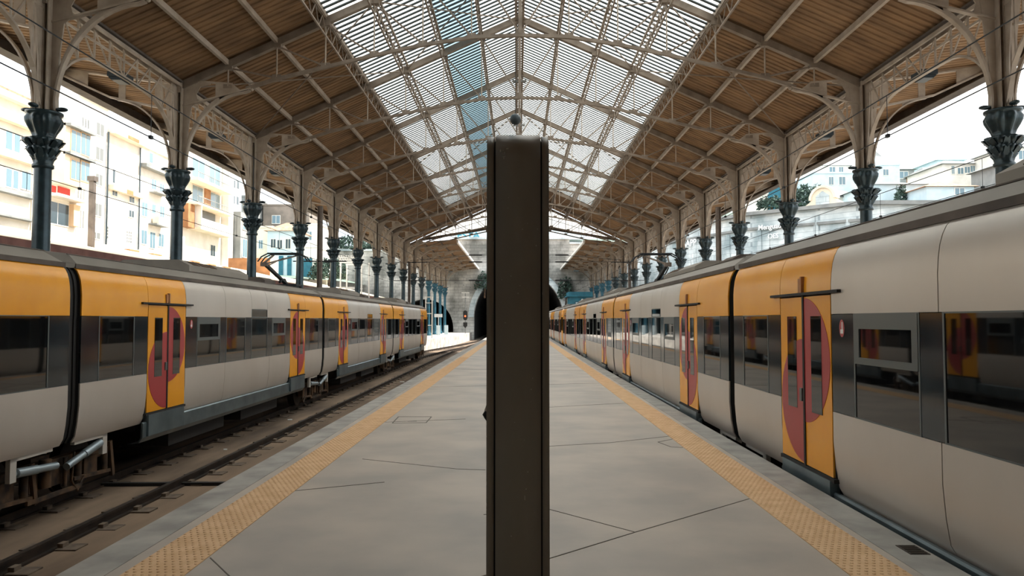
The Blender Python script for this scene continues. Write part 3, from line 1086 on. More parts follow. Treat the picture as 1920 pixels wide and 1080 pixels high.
def roofparts(t, y0, y1, cut0=0.15, cut1=0.15):
    b = MB()
    pr = [(0.105, 2.44), (0.105, 2.505), (0.125, 2.52), (0.33, 2.665), (0.62, 2.70), (1.45, 2.76)]
    full = [(HW - t_, z) for t_, z in pr] + [(-(HW - t_), z) for t_, z in pr[::-1][1:]]
    n = len(full)
    vs = []
    for y, c in ((y0, cut0), (y1, -cut1)):
        for (x, z) in full:
            k = max(0, min(1, (z - 2.44) / 0.26))
            vs.append((x, y + c * k, z))
    fs = [(i, i + 1, n + i + 1, n + i) for i in range(n - 1)] + [tuple(range(n)), tuple(range(2 * n - 1, n - 1, -1))]
    b.add(vs, fs)
    rf = b.build('roof', 'roofgrey', t)
    b = MB()
    for s in (-1, 1):
        b.box(s * (HW - 0.10), s * (HW - 0.085), y0 + 0.02, y1 - 0.02, 2.435, 2.50)
        b.bar((s * (HW - 0.30), y0 + .15, 2.652), (s * (HW - 0.30), y1 - .15, 2.652), 0.012, 0.012)
    b.build('roof_gutter', 'fascia', rf)
    return rf


def air_con(t, yc, ln=4.4):
    b = MB()
    pts = [(-0.8, 2.72), (-0.8, 2.84), (-0.58, 2.96), (0.58, 2.96), (0.8, 2.84), (0.8, 2.72)]
    b.prism(pts, yc - ln / 2, yc + ln / 2)
    o = b.build('air_conditioner', 'roofgrey', t)
    for s in (-1, 1):
        for k in range(3):
            y = yc - ln / 2 + 0.45 + k * 0.45
            MB().bar((s * 0.69, y - 0.17, 2.905), (s * 0.69, y + 0.17, 2.905), 0.18, 0.012, (s * 0.48, 0, 0.88)).build('grille', 'bogie', o)


def car(label, cab=False, sides=(1,)):
    t = empty('train_car', label, 'train car', group='cars of the yellow and grey trains')
    ln = LC if cab else L
    yb = ln - 0.6 if cab else ln - 0.135
    # dark inner shell
    b = MB()
    sh = [(HW - 0.03 - t_, z) for t_, z in PL] + [(HW - 0.035, 1.7)] + [(HW - 0.03 - t_, z) for t_, z in PU]
    full = sh + [(-x, z) for x, z in sh[::-1]]
    b.prism(full, 0.14, yb)
    b.build('body_shell', 'shell', t)
    # gangway bellows at y = 0
    b = MB()
    sh2 = [(x - 0.03, z) for x, z in sh]
    for k in range(4):
        ya = -0.135 + k * 0.0675
        full = [(x - (0.0 if k % 2 else 0.02), z) for x, z in sh2] + [(0.7, 2.55)]
        full = full + [(-x, z) for x, z in full[::-1]]
        b.prism(full, ya, ya + 0.0675)
    b.build('gangway_bellows', 'black', t)
    d1 = 2.765
    d2 = (ln - 2.765) if not cab else 11.3
    for s in (-1, 1):
        full_detail = s in sides
        up_y = [(0.135, 2.05), (2.05, 3.48)]
        if cab:
            mid = [(3.48, 5.37), (5.37, 7.2), (7.2, 8.6), (8.6, 10.58)]
            up_y2 = [(10.58, 12.02), (12.02, ln - 0.75)]
        else:
            mid = [(3.48, 5.37), (5.37, 6.75), (6.75, 8.2), (8.2, L - 3.48)]
            up_y2 = [(L - 3.48, L - 2.05), (L - 2.05, L - 0.135)]
        # upper panels; over doors the panel starts at the door head
        PD = [(0.0, 1.97)] + PU[1:]
        panel(t, 'end_panel_upper', 'yellow', PU, [up_y[0]], s)
        panel(t, 'door_header_panel', 'yellow', PD, [up_y[1]], s)
        if full_detail and not cab:
            a, e = (6.93, 8.01)
            segs = [(3.48, 5.37), (5.37, 6.93), (8.01, L - 3.48)]
            panel(t, 'side_panel_upper', 'silver', PU, segs, s)
            panel(t, 'side_panel_upper', 'silver', [(0.0, 1.955)] + PU[1:], [(a, e)], s)
        else:
            panel(t, 'side_panel_upper', 'silver', PU, mid, s)
        panel(t, 'door_header_panel', 'yellow', PD, [up_y2[0]], s)
        panel(t, 'end_panel_upper', 'yellow', PU, [up_y2[1]], s)
        # lower panels
        lows = [(0.135, 2.05)]
        panel(t, 'end_panel_lower', 'silver', PL, lows, s)
        lm = [(3.48, 5.37), (5.37, 8.2), (8.2, 10.58 if cab else L - 3.48)]
        panel(t, 'side_panel_lower', 'silver', PL, lm, s)
        panel(t, 'end_panel_lower', 'silver', PL, [(12.02, ln - 0.75)] if cab else [(L - 2.05, L - 0.135)], s)
        door(t, d1, s, 1)
        door(t, d2, s, -1)
        pb = t
        if full_detail:
            pier(pb, 0.135, 0.60, s); window(t, 0.60, 1.60, s); pier(pb, 1.60, 2.05, s)
            pier(pb, 3.48, 3.98, s); window(t, 3.98, 5.09, s, 'hopper'); pier(pb, 5.09, 5.43, s)
            window(t, 5.43, 6.52, s); pier(pb, 6.52, 6.93, s)
            window(t, 6.93, 8.01, s, 'plain' if cab else 'tall'); pier(pb, 8.01, 8.37, s)
            if cab:
                pier(pb, 8.37, 8.6, s); window(t, 8.6, 10.0, s, 'hopper'); pier(pb, 10.0, 10.58, s)
                pier(pb, 12.02, 12.3, s); window(t, 12.3, 13.1, s); pier(pb, 13.1, ln - 0.76, s)
            else:
                window(t, 8.37, 9.45, s, 'hopper'); pier(pb, 9.45, L - 3.48, s)
                pier(pb, L - 2.05, L - 1.60, s); window(t, L - 1.60, L - 0.60, s); pier(pb, L - 0.60, L - 0.135, s)
        else:
            for (a, e) in ((0.135, 2.05), (3.48, 10.58 if cab else L - 3.48), (12.02, ln - 0.76) if cab else (L - 2.05, L - 0.135)): pier(pb, a, e, s)
        # skirt between the bogies
        b = MB()
        e = 10.9 if cab else L - 2.0
        X = s * HW
        b.strip([(X - s * .03, 0.0), (X - s * 0.015, -0.02), (X - s * 0.02, -0.26), (X - s * 0.08, -0.34), (X - s * 0.25, -0.36)], 1.98, e, 0.03, -s)
        b.build('side_skirt', 'skirt', t)
    if full_detail or True:
        b = MB()
        for k in range(2):
            y = 4.6 + k * 3.6
            b.box(-1.2, 1.2, y - 1.2, y + 1.4, -0.62, -0.10)
        b.box(-1.28, 1.28, 2.0, ln - 2.6, -0.14, -0.04)
        b.build('underframe_boxes', 'shell', t)
    roofparts(t, 0.10, yb - 0.05 if cab else L - 0.10, 0.25, 0.9 if cab else 0.25)
    air_con(t, 6.75, 3.4)
    MB().prism([(-0.7, 2.7), (-0.7, 2.8), (-0.55, 2.88), (0.55, 2.88), (0.7, 2.8), (0.7, 2.7)], 10.0, 10.9).build('roof_box', 'fascia', t)
    bogie(t, 0.0)
    # oval sticker beside the door
    s = sides[0]
    X = s * HW
    b = MB()
    pts = [(3.72 + 0.055 * cos(2 * pi * i / 20), 1.62 + 0.085 * sin(2 * pi * i / 20)) for i in range(20)]
    b.prism(pts, X - s * 0.001, X + s * 0.001, 'x'); st = b.build('oval_sticker', 'red', t)
    b = MB(); b.box(X, X + s * 0.002, 3.69, 3.75, 1.57, 1.61); b.box(X, X + s * 0.002, 3.72, 3.74, 1.61, 1.68); b.build('sticker_figure', 'paper', st)
    if cab:
        # rounded yellow nose
        b = MB()
        n = 8
        ring = [(HW - 0.0 - t_, z) for t_, z in PL] + [(HW - t_, z) for t_, z in PU] + [(0.9, 2.62), (0.0, 2.72)]
        ring = ring + [(-x, z) for x, z in ring[::-1][1:]]
        m_ = len(ring)
        vs = []
        for i in range(n + 1):
            u = i / n
            y = ln - 0.75 + 0.75 * sin(u * pi / 2)
            kx = 1 - 0.20 * (1 - cos(u * pi / 2)); 
            for (x, z) in ring:
                sl = 0.30 * u * max(0, (z - 1.0) / 1.7)
                vs.append((x * kx, y - sl, z if z < 1 else 1 + (z - 1) * (1 - 0.08 * (1 - cos(u * pi / 2)))))
        fs = [(i * m_ + j, i * m_ + (j + 1) % m_, (i + 1) * m_ + (j + 1) % m_, (i + 1) * m_ + j) for i in range(n) for j in range(m_)]
        b.add(vs, fs, True)
        b.add(vs[-m_:], [tuple(range(m_))])
        ns = b.build('cab_nose', 'yellow', t)
        b = MB(); b.prism([(-1.0, 1.15), (1.0, 1.15), (0.95, 2.15), (-0.95, 2.15)], ln - 0.33, ln + 0.005); b.build('windscreen', 'pane', ns)
        for s in (-1, 1):
            b = MB(); b.box(s * (HW - .16), s * (HW + 0.005), ln - 0.62, ln - 0.30, 0.95, 1.9); b.build('cab_corner_window', 'pane', ns)
            b = MB(); b.box(s * 1.05, s * 0.75, ln - 0.1, ln + 0.02, 0.65, 0.85); b.build('headlight', 'paper', ns)
            b = MB(); b.tube([(s * .85, ln - .1, -.1), (s * .85, ln + .35, -.1)], 0.16, 14); b.build('buffer', 'shell', ns)
        bogie(t, ln - 2.2, False)
        b = MB(); b.box(-1.2, 1.2, ln - 0.9, ln - 0.2, -0.45, -0.05); b.build('front_apron', 'shell', ns)
    return t


def pantograph(t, y):
    """knee towards -y; children of the car"""
    r = bpy.data.objects.new('pantograph', None); COL.objects.link(r); r.parent = t; r.location = (0, y, 0); r.empty_display_size = .2
    b = MB()
    b.box(-0.5, 0.5, -0.35, 0.35, 2.80, 2.86)
    for s in (-1, 1):
        for q in (-1, 1): b.tube([(s * .45, q * .3, 2.7), (s * .45, q * .3, 2.84)], 0.05, 8)
    b.build('base_frame', 'wire', r)
    b = MB()
    b.tube([(0, 0.25, 2.88), (0, 0.05, 3.02), (0, -0.25, 3.0), (0, -0.45, 2.92)], 0.045, 8)
    b.bar((0, 0.25, 2.88), (0, -1.9, 3.40), 0.09, 0.09)
    b.bar((0.12, -0.1, 2.88), (0.06, -1.75, 3.3), 0.03, 0.03)
    b.build('lower_arm', 'wire', r)
    b = MB()
    b.bar((0.05, -1.9, 3.40), (0.38, 0.0, 3.80), 0.045, 0.045)
    b.bar((-0.05, -1.9, 3.40), (-0.38, 0.0, 3.80), 0.045, 0.045)
    b.bar((0.0, -1.6, 3.36), (0.0, -0.1, 3.72), 0.025, 0.025)
    b.box(-0.1, 0.1, -2.0, -1.85, 3.32, 3.44)
    b.build('upper_arm', 'steel', r)
    b = MB()
    for q in (-0.17, 0.17):
        b.tube([(-0.82, q, 3.60), (-0.70, q, 3.76), (-0.5, q, 3.86), (0.5, q, 3.86), (0.70, q, 3.76), (0.82, q, 3.60)], 0.022, 8)
        b.box(-0.5, 0.5, q - 0.03, q + 0.03, 3.85, 3.89)
    for x in (-.4, .4): b.bar((x, -.17, 3.82), (x, .17, 3.82), .03, .03)
    b.build('contact_head', 'wire', r)


LT, RT = -7.65, 4.55
mid = car('x'); cabc = car('x', True, (1, -1))
G1, G2 = 10.43, 10.90
place(mid, 'nearest car of the left train, cut by the left edge of the picture', (LT, G1 - L, 0))
o = copy_tree(mid); place(o, 'second car of the left train, its red half disc door in full view', (LT, G1, 0))
o = copy_tree(mid); place(o, 'third car of the left train, carrying the folded pantograph', (LT, G1 + L, 0)); pantograph(o, 0.55)
place(cabc, 'far end car of the left train with the yellow driver cab', (LT, G1 + 2 * L, 0))
o = copy_tree(mid); place(o, 'large train car nearest the camera on the right', (RT, G2, 0), pi)
o = copy_tree(mid); place(o, 'second car of the right train', (RT, G2 + L, 0), pi)
o = copy_tree(mid); place(o, 'third car of the right train, carrying a folded pantograph', (RT, G2 + 2 * L, 0), pi)
# pantograph of the third right car, knee towards the camera
cr_ = o
pantograph(cr_, L - 0.3)
for ch in cr_.children:
    if ch.name.startswith('pantograph'): ch.rotation_euler = (0, 0, pi)
o = copy_tree(cabc); place(o, 'fourth car of the right train with a driver cab facing another cab', (RT, G2 + 2 * L, 0))
for ch in list(o.children):          # this end shares the bogie and bellows of the third car
    if ch.name.startswith('gangway_bellows') or (ch.name.startswith('bogie') and ch.location.y < 1):
        for g_ in list(ch.children): bpy.data.objects.remove(g_)
        bpy.data.objects.remove(ch)
o = copy_tree(cabc); place(o, 'cab car of the far right train, its yellow nose facing the camera', (RT, G2 + 2 * L + 2 * LC + 0.7, 0), pi)
o = copy_tree(mid); place(o, 'farthest grey and yellow car of the far right train', (RT, G2 + 2 * L + 2 * LC + 0.7 + L, 0), pi)
b = MB(); b.box(RT - 0.2, RT + 0.2, G2 + 2 * L + LC - 0.1, G2 + 2 * L + LC + 0.8, -0.35, -0.1)
tag(b.build('train_coupler', 'wheel'), 'steel coupler between the two cabs of the right trains', 'coupler')


# ------------------------------------------------------------------ totem pillar in the foreground
t = empty('totem_pillar', 'tall dark brown metal pillar with rounded top in the middle of the platform', 'pillar', (0, 0, 0))
PY, PX = 3.0, -0.004
def totem(x0, x1, y0, y1, ztop, r=0.115):
    pts = []
    # side view profile (y,z) rounded at the top front/back
    pts = [(y0, 0.0), (y0, ztop - r)]
    for i in range(1, 9):
        a = pi - (pi / 2) * i / 8
        pts.append((y0 + r + r * cos(a), ztop - r + r * sin(a)))
    for i in range(0, 9):
        a = pi / 2 - (pi / 2) * i / 8
        pts.append((y1 - r + r * cos(a), ztop - r + r * sin(a)))
    pts.append((y1, 0.0))
    b = MB(); b.prism(pts, x0, x1, 'x')
    b.sm = [False, False] + [True] * (len(b.sm) - 2)
    return b
bd = totem(-0.090, 0.092, PY, PY + 0.9, 2.475).build('pillar_body', 'post', t)
b = totem(-0.126, -0.097, PY + 0.004, PY + 0.896, 2.468); o = b.build('side_cover', 'post', t)
b = totem(0.098, 0.126, PY + 0.004, PY + 0.896, 2.468); o = b.build('side_cover', 'post', t)
b = totem(-0.098, 0.10, PY + 0.012, PY + 0.88, 2.45); b.build('dark_reveal', 'black', t)
b = MB()
rr = random.Random(3)
for k in range(26):
    x = rr.uniform(-.075, .085); z = rr.uniform(0.8, 2.2); s_ = rr.uniform(.0008, .0026)
    b.prism([(x - s_, z), (x + s_ * .3, z - s_), (x + s_, z + s_ * .4), (x, z + s_ * 1.3)], PY - 0.0006, PY + 0.001)
b.prism([(.026, .985), (.029, .985), (.029, 1.003), (.026, 1.003)], PY - .0006, PY + .001)
for (x, z, w_, h_) in ((-.072, 2.38, .004, .012), (-.066, 2.385, .010, .004), (-.055, 2.37, .003, .012), (-.062, 2.36, .012, .004), (-.058, 2.35, .003, .012), (-.047, 2.392, .009, .005)):
    b.prism([(x, z), (x + w_, z + .002), (x + w_, z + h_), (x - .001, z + h_ - .003)], PY - .0006, PY + .03)
for k in range(14):
    x = rr.choice([-.0985, .0985, -.126]); z = rr.uniform(0.9, 2.3); h_ = rr.uniform(.002, .014)
    b.box(x, x + .0012, PY + .002, PY + .005, z, z + h_)
b.build('paint_chips', 'chip', t)
b = MB(); b.box(-0.15, 0.16, PY - 0.03, PY + 0.93, 0.0, 0.02); b.build('base_plate', 'post', t)

# ------------------------------------------------------------------ portal wall and tunnels
def arch_pts(cx, cz, r, zb, n=24, left_first=True):
    p = [(cx - r, zb)] + [(cx - r * cos(pi * i / n), cz + r * sin(pi * i / n)) for i in range(n + 1)] + [(cx + r, zb)]
    return p
WY = 104.0
out = [(-30, -1.6)] + arch_pts(-13.0, 0.6, 4.0, -1.6) + arch_pts(0.1, 2.1, 6.25, -1.6) + [(16, -1.6), (16, 12.4), (7.2, 12.4), (7.2, 13.1), (-8.6, 13.1), (-8.6, 11.4), (-18, 11.4), (-30, 11.9)]
b = MB(); b.prism(out, WY, WY + 2.0)
pw = struct(b, 'wall_portal', 'wallstone')
b = MB()
b.box(-8.9, 7.5, WY - 0.35, WY + 0.2, 12.95, 13.25)
b.box(-30, -8.6, WY - 0.25, WY + 0.2, 11.35, 11.6); b.box(7.2, 16, WY - 0.25, WY + 0.2, 12.3, 12.55)
b.build('stone_cornice', 'wallstone2', pw)
b = MB()
for i in range(24):
    a0, a1 = pi * i / 24, pi * (i + 1) / 24
    P = lambda a, r: (0.1 - r * cos(a), 2.1 + r * sin(a))
    b.prism([P(a0, 6.25), P(a0, 7.0), P(a1, 7.0), P(a1, 6.25)], WY - 0.12, WY)
b.build('arch_ring', 'wallstone2', pw)
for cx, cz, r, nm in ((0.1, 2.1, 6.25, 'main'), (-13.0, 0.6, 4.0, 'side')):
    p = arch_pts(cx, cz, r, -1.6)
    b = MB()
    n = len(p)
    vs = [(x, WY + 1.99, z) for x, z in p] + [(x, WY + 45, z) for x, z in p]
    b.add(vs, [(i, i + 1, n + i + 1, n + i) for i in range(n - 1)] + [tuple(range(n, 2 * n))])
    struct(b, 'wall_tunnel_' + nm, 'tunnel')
# terrace building above the portal with big painted letters
b = MB(); b.box(-9.4, 9.4, WY + 1.2, WY + 2.2, 13.1, 14.4); struct(b, 'wall_terrace', 'bluewall')

def text(s, size, m, loc, rot, depth=0.02, name='graffiti_letters', sx=1.0):
    cu = bpy.data.curves.new(name, 'FONT')
    cu.body = s
    cu.size = size
    cu.extrude = depth
    cu.offset = size * 0.02
    o = bpy.data.objects.new(name, cu)
    COL.objects.link(o)
    bpy.context.view_layer.update()
    dg = bpy.context.evaluated_depsgraph_get()
    me = bpy.data.meshes.new_from_object(o.evaluated_get(dg))
    bpy.data.objects.remove(o)
    me.materials.clear(); me.materials.append(M[m])
    o = bpy.data.objects.new(name, me)
    COL.objects.link(o)
    o.location = loc
    o.rotation_euler = rot
    o.scale = (sx, 1, 1)
    return o
tag(text('ESTA', 1.15, 'cyan', (-8.6, WY + 1.15, 13.3), (pi / 2, 0, 0), sx=1.25), 'blue bubble lettering reading ESTA above the tunnel wall', 'graffiti')
tag(text('SINO', 1.0, 'gwhite', (2.6, WY + 1.15, 13.35), (pi / 2, 0, 0), sx=1.2), 'white lettering on the terrace wall right of the pillar', 'graffiti')

# retaining wall to the right
WP = [(16, 104), (14.6, 100), (24.5, 80), (32.5, 70), (40, 62.5), (52, 50)]
WZ = [12.4, 12.6, 12.9, 12.6, 11.4, 10.0]
b = MB()
for i in range(len(WP) - 1):
    (xa, ya), (xb, yb) = WP[i], WP[i + 1]
    b.add([(xa, ya, -1.6), (xb, yb, -1.6), (xb, yb, WZ[i + 1]), (xa, ya, WZ[i]), (xa + 1.5, ya + 1, -1.6), (xb + 1.5, yb + 1, -1.6), (xb + 1.5, yb + 1, WZ[i + 1]), (xa + 1.5, ya + 1, WZ[i])],
          [(0, 1, 2, 3), (3, 2, 6, 7), (5, 4, 7, 6), (0, 3, 7, 4), (1, 5, 6, 2)])
rw = struct(b, 'wall_right_retaining', 'wallstone2')
b = MB()
for i in range(1, len(WP) - 1):
    (xa, ya), (xb, yb) = WP[i], WP[i + 1]
    b.bar((xa - .15, ya - .1, WZ[i] + 0.1), (xb - .15, yb - .1, WZ[i + 1] + 0.1), 0.9, 0.35)
    b.bar((xa - .1, ya - .05, WZ[i] - 1.5), (xb - .1, yb - .05, WZ[i + 1] - 1.5), 0.3, 0.25)
b.build('stone_cornice', 'greywall', rw)
b = MB()
for i in range(1, len(WP) - 2):
    (xa, ya), (xb, yb) = WP[i], WP[i + 1]
    for k in range(4):
        u = (k + .5) / 4
        x, y = xa + (xb - xa) * u, ya + (yb - ya) * u
        b.bar((x - .05, y - .05, 5), (x - .05, y - .05, WZ[i] - 1.5), 0.5, 0.3, (1, 0, 0))
b.build('wall_pilasters', 'wallstone2', rw)
ang = math.atan2(-10, 8)
tag(text('Menguado', 0.75, 'gwhite', (25.3, 78.5, 11.15), (pi / 2, 0, ang)), 'white handwritten lettering on the right retaining wall', 'graffiti')
tag(text('OES', 0.7, 'gwhite', (26.0, 77.6, 10.15), (pi / 2, 0, ang)), 'faded white capital letters low on the right retaining wall', 'graffiti')
tag(text('SAPP', 1.1, 'gwhite', (19.7, 88.9, 10.4), (pi / 2, 0, math.atan2(-20, 10.3))), 'bold white graffiti on the right retaining wall near the far columns', 'graffiti')
# gateway pediment on the wall
t = empty('stone_pediment', 'curved stone pediment standing on top of the right retaining wall', 'pediment', (30.0, 72.9, 12.7), ang)
b = MB(); b.prism([(-1.9, 0), (1.9, 0), (1.9, 0.3), (1.35, 0.6)] + [(1.2 * cos(a), 0.8 + 1.15 * sin(a)) for a in [i * pi / 12 for i in range(13)]] + [(-1.35, 0.6), (-1.9, 0.3)], -0.3, 0.3)
b.build('pediment_body', 'cream', t)
b = MB()
for i in range(12):
    a0, a1 = pi * i / 12, pi * (i + 1) / 12
    P = lambda a, r: (r * cos(a), 0.8 + r * .96 * sin(a))
    b.prism([P(a0, 1.15), P(a0, 1.4), P(a1, 1.4), P(a1, 1.15)], -0.45, 0.35)
b.build('arched_moulding', 'cream', t)
b = MB(); b.prism([(-.7, .1), (.7, .1), (.7, 1.1), (0, 1.6), (-.7, 1.1)], -0.36, -0.3); b.build('niche', 'wallstone2', t)

# hillsides
def hillmesh(pts, nm):
    b = MB(); b.add([p for row in pts for p in row], [(i * len(pts[0]) + j, i * len(pts[0]) + j + 1, (i + 1) * len(pts[0]) + j + 1, (i + 1) * len(pts[0]) + j) for i in range(len(pts) - 1) for j in range(len(pts[0]) - 1)], True)
    return struct(b, nm, 'hill')
hillmesh([[(16.5, 105, 12.4), (26, 81.5, 12.7), (34, 71.5, 12.3), (41, 64, 11.2), (53, 51.5, 9.8)],
          [(17, 110, 13), (31, 90, 14.6), (40, 80, 13.6), (48, 73, 13.4), (60, 60, 12.5)],
          [(18, 125, 16), (42, 105, 19.5), (56, 95, 19.5), (64, 80, 17), (75, 65, 15)],
          [(18, 150, 18), (50, 140, 21), (75, 120, 21), (90, 95, 20), (100, 70, 17)]], 'ground_right_hill')
hillmesh([[(-45, 60, 5.6), (-24, 60, 5.6), (-23, 72, 5.8), (-21, 84, 6.2), (-21, 103.9, 6.6)],
          [(-45, 74, 6), (-30, 74, 6.2), (-27, 80, 6.6), (-25, 92, 7.4), (-27, 104, 8)],
          [(-45, 90, 10), (-36, 90, 10), (-33, 95, 10), (-31, 100, 10), (-31, 104, 10.5)],
          [(-60, 125, 16), (-45, 125, 16), (-35, 125, 15), (-28, 118, 13), (-28, 108, 11.5)]], 'ground_left_hill')
hillmesh([[(-30, 106, 11.2), (-9.5, 106.2, 11.2), (-9.5, 106.3, 13), (9.5, 106.3, 13), (16, 106, 12.2)],
          [(-30, 118, 13), (-9.5, 118, 14), (-5, 118, 14.6), (9.5, 118, 14.6), (17, 118, 14.5)],
          [(-30, 150, 17), (-9.5, 150, 17), (-3, 150, 17), (9.5, 150, 17), (18, 150, 18)]], 'ground_portal_hill')
b = MB(); b.box(-9.3, 9.3, 108, 112, 13.5, 15.8); tag(b.build('low_building', 'teal'), 'long teal building above the tunnel portal', 'building')


# ------------------------------------------------------------------ houses
def winx(parent, rects, x, m='win', frame='white', d=0.05):
    """windows on a wall facing +x at plane x; rects = (y0,y1,z0,z1)"""
    for (y0, y1, z0, z1) in rects:
        b = MB(); b.box(x, x + d, y0 - 0.05, y1 + 0.05, z0 - 0.06, z1 + 0.05)
        f = b.build('window', frame, parent)
        b = MB()
        mid_ = (y0 + y1) / 2
        if y1 - y0 > 0.5:
            b.box(x + d - 0.02, x + d + 0.01, y0, mid_ - 0.03, z0, z1); b.box(x + d - 0.02, x + d + 0.01, mid_ + 0.03, y1, z0, z1)
        else: b.box(x + d - 0.02, x + d + 0.01, y0, y1, z0, z1)
        b.build('window_pane', m, f)


def winy(parent, rects, y, m='win', frame='white', d=0.05):
    for (x0, x1, z0, z1) in rects:
        b = MB(); b.box(x0 - 0.06, x1 + 0.06, y - d, y, z0 - 0.07, z1 + 0.06)
        f = b.build('window', frame, parent)
        b = MB()
        mid_ = (x0 + x1) / 2
        b.box(x0, mid_ - 0.03, y - d - 0.01, y - d + 0.02, z0, z1); b.box(mid_ + 0.03, x1, y - d - 0.01, y - d + 0.02, z0, z1)
        b.build('window_pane', m, f)


def facade(label, y0, y1, zt, m, roof=None, x=-26.0, depth=9, z0=4.0):
    t = empty('town_house', label, 'house', (0, 0, 0), 0, 'town houses beyond the station')
    b = MB(); b.box(x - depth, x, y0 + 0.03, y1 - 0.03, z0, zt); b.build('house_wall', m, t)
    if roof:
        b = MB(); b.prism([(x + 0.4, zt), (x + 0.4, zt + 0.12), (x - depth / 2, zt + 2.2), (x - depth - .4, zt + 0.12), (x - depth - .4, zt)], y0 + .03, y1 - .03); b.build('tiled_roof', roof, t)
    else:
        b = MB(); b.box(x - depth, x + 0.15, y0 + .03, y1 - .03, zt, zt + 0.25); b.build('parapet', m, t)
    return t

h = facade('wide cream town house with ledges at the left edge of the picture', 26, 39.4, 13.2, 'white', 'tile')
winx(h, [(37.3, 37.75, 10.4, 11.3), (37.95, 38.35, 10.4, 11.3), (37.4, 37.8, 8.5, 9.4), (37.95, 38.3, 8.5, 9.4), (38.6, 38.95, 8.6, 9.5), (39.0, 39.3, 8.6, 9.5), (36.2, 36.6, 10.4, 11.3), (36.4, 36.8, 8.5, 9.4)], -26)
for (z0, z1, m) in ((11.75, 11.97, 'cream'), (9.9, 10.1, 'cream'), (8.1, 8.32, 'greywall'), (6.9, 7.0, 'greywall'), (12.9, 13.2, 'cream')):
    b = MB(); b.box(-26, -25.6, 26, 39.4, z0, z1); b.build('facade_ledge', m, h)

h = facade('white house with glazed bay windows and red boards behind the nearest left column', 39.5, 43.5, 13.0, 'white')
b = MB(); b.box(-26, -25.2, 41.0, 43.45, 9.35, 12.9); b.build('bay', 'cream', h)
winx(h, [(41.5, 42.35, 11.27, 12.43), (42.45, 43.3, 11.30, 12.5), (41.55, 42.4, 9.7, 10.75), (42.5, 43.3, 9.77, 10.85)], -25.2, frame='peach')
MB().box(-25.3, -24.9, 41.0, 43.5, 12.55, 12.7).build('bay_ledge', 'greywall', h)
MB().box(-25.3, -24.9, 41.0, 43.5, 10.95, 11.1).build('bay_ledge', 'greywall', h)
b = MB(); b.box(-26, -25.95, 40.9, 41.5, 8.84, 9.2); b.box(-26, -25.95, 41.7, 42.8, 8.83, 9.26); b.build('red_panel', 'redboard', h)
b = MB(); b.box(-26, -25.3, 40.6, 43.5, 8.55, 8.7); b.build('balcony_slab', 'white', h)
winx(h, [(40.7, 42.7, 7.1, 8.3)], -26, 'windark')
b = MB(); b.box(-26, -25.7, 42.8, 43.45, 7.15, 8.4); b.build('peach_panel', 'peach', h)
b = MB(); b.box(-26.1, -25.4, 41.4, 42.9, 13.1, 14.1); b.build('roof_terrace_glass', 'bluewall', h)

h = facade('tall white block with groups of narrow vertical slats', 43.5, 46.75, 15.0, 'white')
b = MB()
for (y0, y1, z0, z1) in [(43.6, 44.5, 11.98, 13.8), (43.6, 44.5, 10.36, 11.47), (43.6, 44.5, 8.76, 9.81), (43.6, 44.5, 7.2, 8.22)]:
    for q in range(4 if z0 > 11.9 else 3):
        y = y0 + 0.05 + q * 0.28
        b.box(-26, -25.97, y, y + 0.1, z0, z1)
b.build('vertical_slats', 'greywall', h)
winx(h, [(45.35, 46.15, 13.16, 13.9), (45.35, 46.15, 11.62, 12.38), (45.4, 46.1, 10.06, 10.72), (45.35, 46.1, 8.15, 8.88), (45.2, 46.0, 6.72, 7.09)], -26, 'metalgrey')
b = MB(); b.tube([(-25.9, 46.6, 6), (-25.9, 46.6, 13.6)], 0.06, 8); b.build('drain_pipe', 'windark', h)

h = facade('blank white house with an orange stained ledge', 46.8, 50.7, 13.7, 'white')
b = MB(); b.box(-26, -25.6, 46.8, 50.7, 9.99, 10.3); b.build('facade_ledge', 'cream', h)
b = MB(); b.box(-26, -25.5, 46.7, 50.8, 13.55, 13.9); b.build('cornice', 'cream', h)
b = MB(); b.box(-25.62, -25.58, 48.4, 49.2, 9.99, 10.25); b.box(-25.52, -25.48, 48.2, 49.6, 13.58, 13.8); b.build('rust_stain', 'wood', h)
winx(h, [(47.3, 47.55, 10.5, 11.35), (47.3, 47.85, 9.7, 10.0), (49.4, 50.0, 9.6, 9.95), (49.4, 50.0, 8.61, 9.04)], -26, 'windark')
for i in range(4):
    for y in (49.25, 49.5, 49.75, 46.9):
        MB().box(-26, -25.96, y, y + .12, 6.9 + i * .2, 7.02 + i * .2).build('vent_hole', 'greywall', h)
b = MB(); b.tube([(-25.9, 50.6, 6.5), (-25.9, 50.6, 13.5)], 0.05, 8); b.build('drain_pipe', 'windark', h)

h = facade('white town house with small windows and an air conditioner', 50.75, 55.6, 13.7, 'white')
b = MB(); b.box(-26, -25.5, 50.7, 55.6, 12.25, 12.5); b.build('cornice', 'greywall', h)
winx(h, [(52.0, 52.45, 12.83, 13.5), (52.4, 53.0, 11.02, 11.7), (53.6, 54.2, 11.03, 11.61), (51.1, 51.8, 8.93, 9.85), (52.5, 53.0, 9.31, 9.92), (53.7, 54.3, 9.2, 9.98), (51.1, 51.8, 6.99, 7.92), (52.3, 53.0, 6.81, 7.91), (53.6, 54.3, 7.05, 7.94)], -26)
b = MB(); b.box(-26, -25.4, 52.1, 54.0, 8.42, 8.52); b.box(-26, -25.4, 52.1, 54.0, 10.7, 10.78); b.build('balcony_slab', 'greywall', h)
b = MB(); b.box(-25.9, -25.45, 52.5, 53.7, 8.52, 9.05); b.build('air_conditioner', 'cream', h)

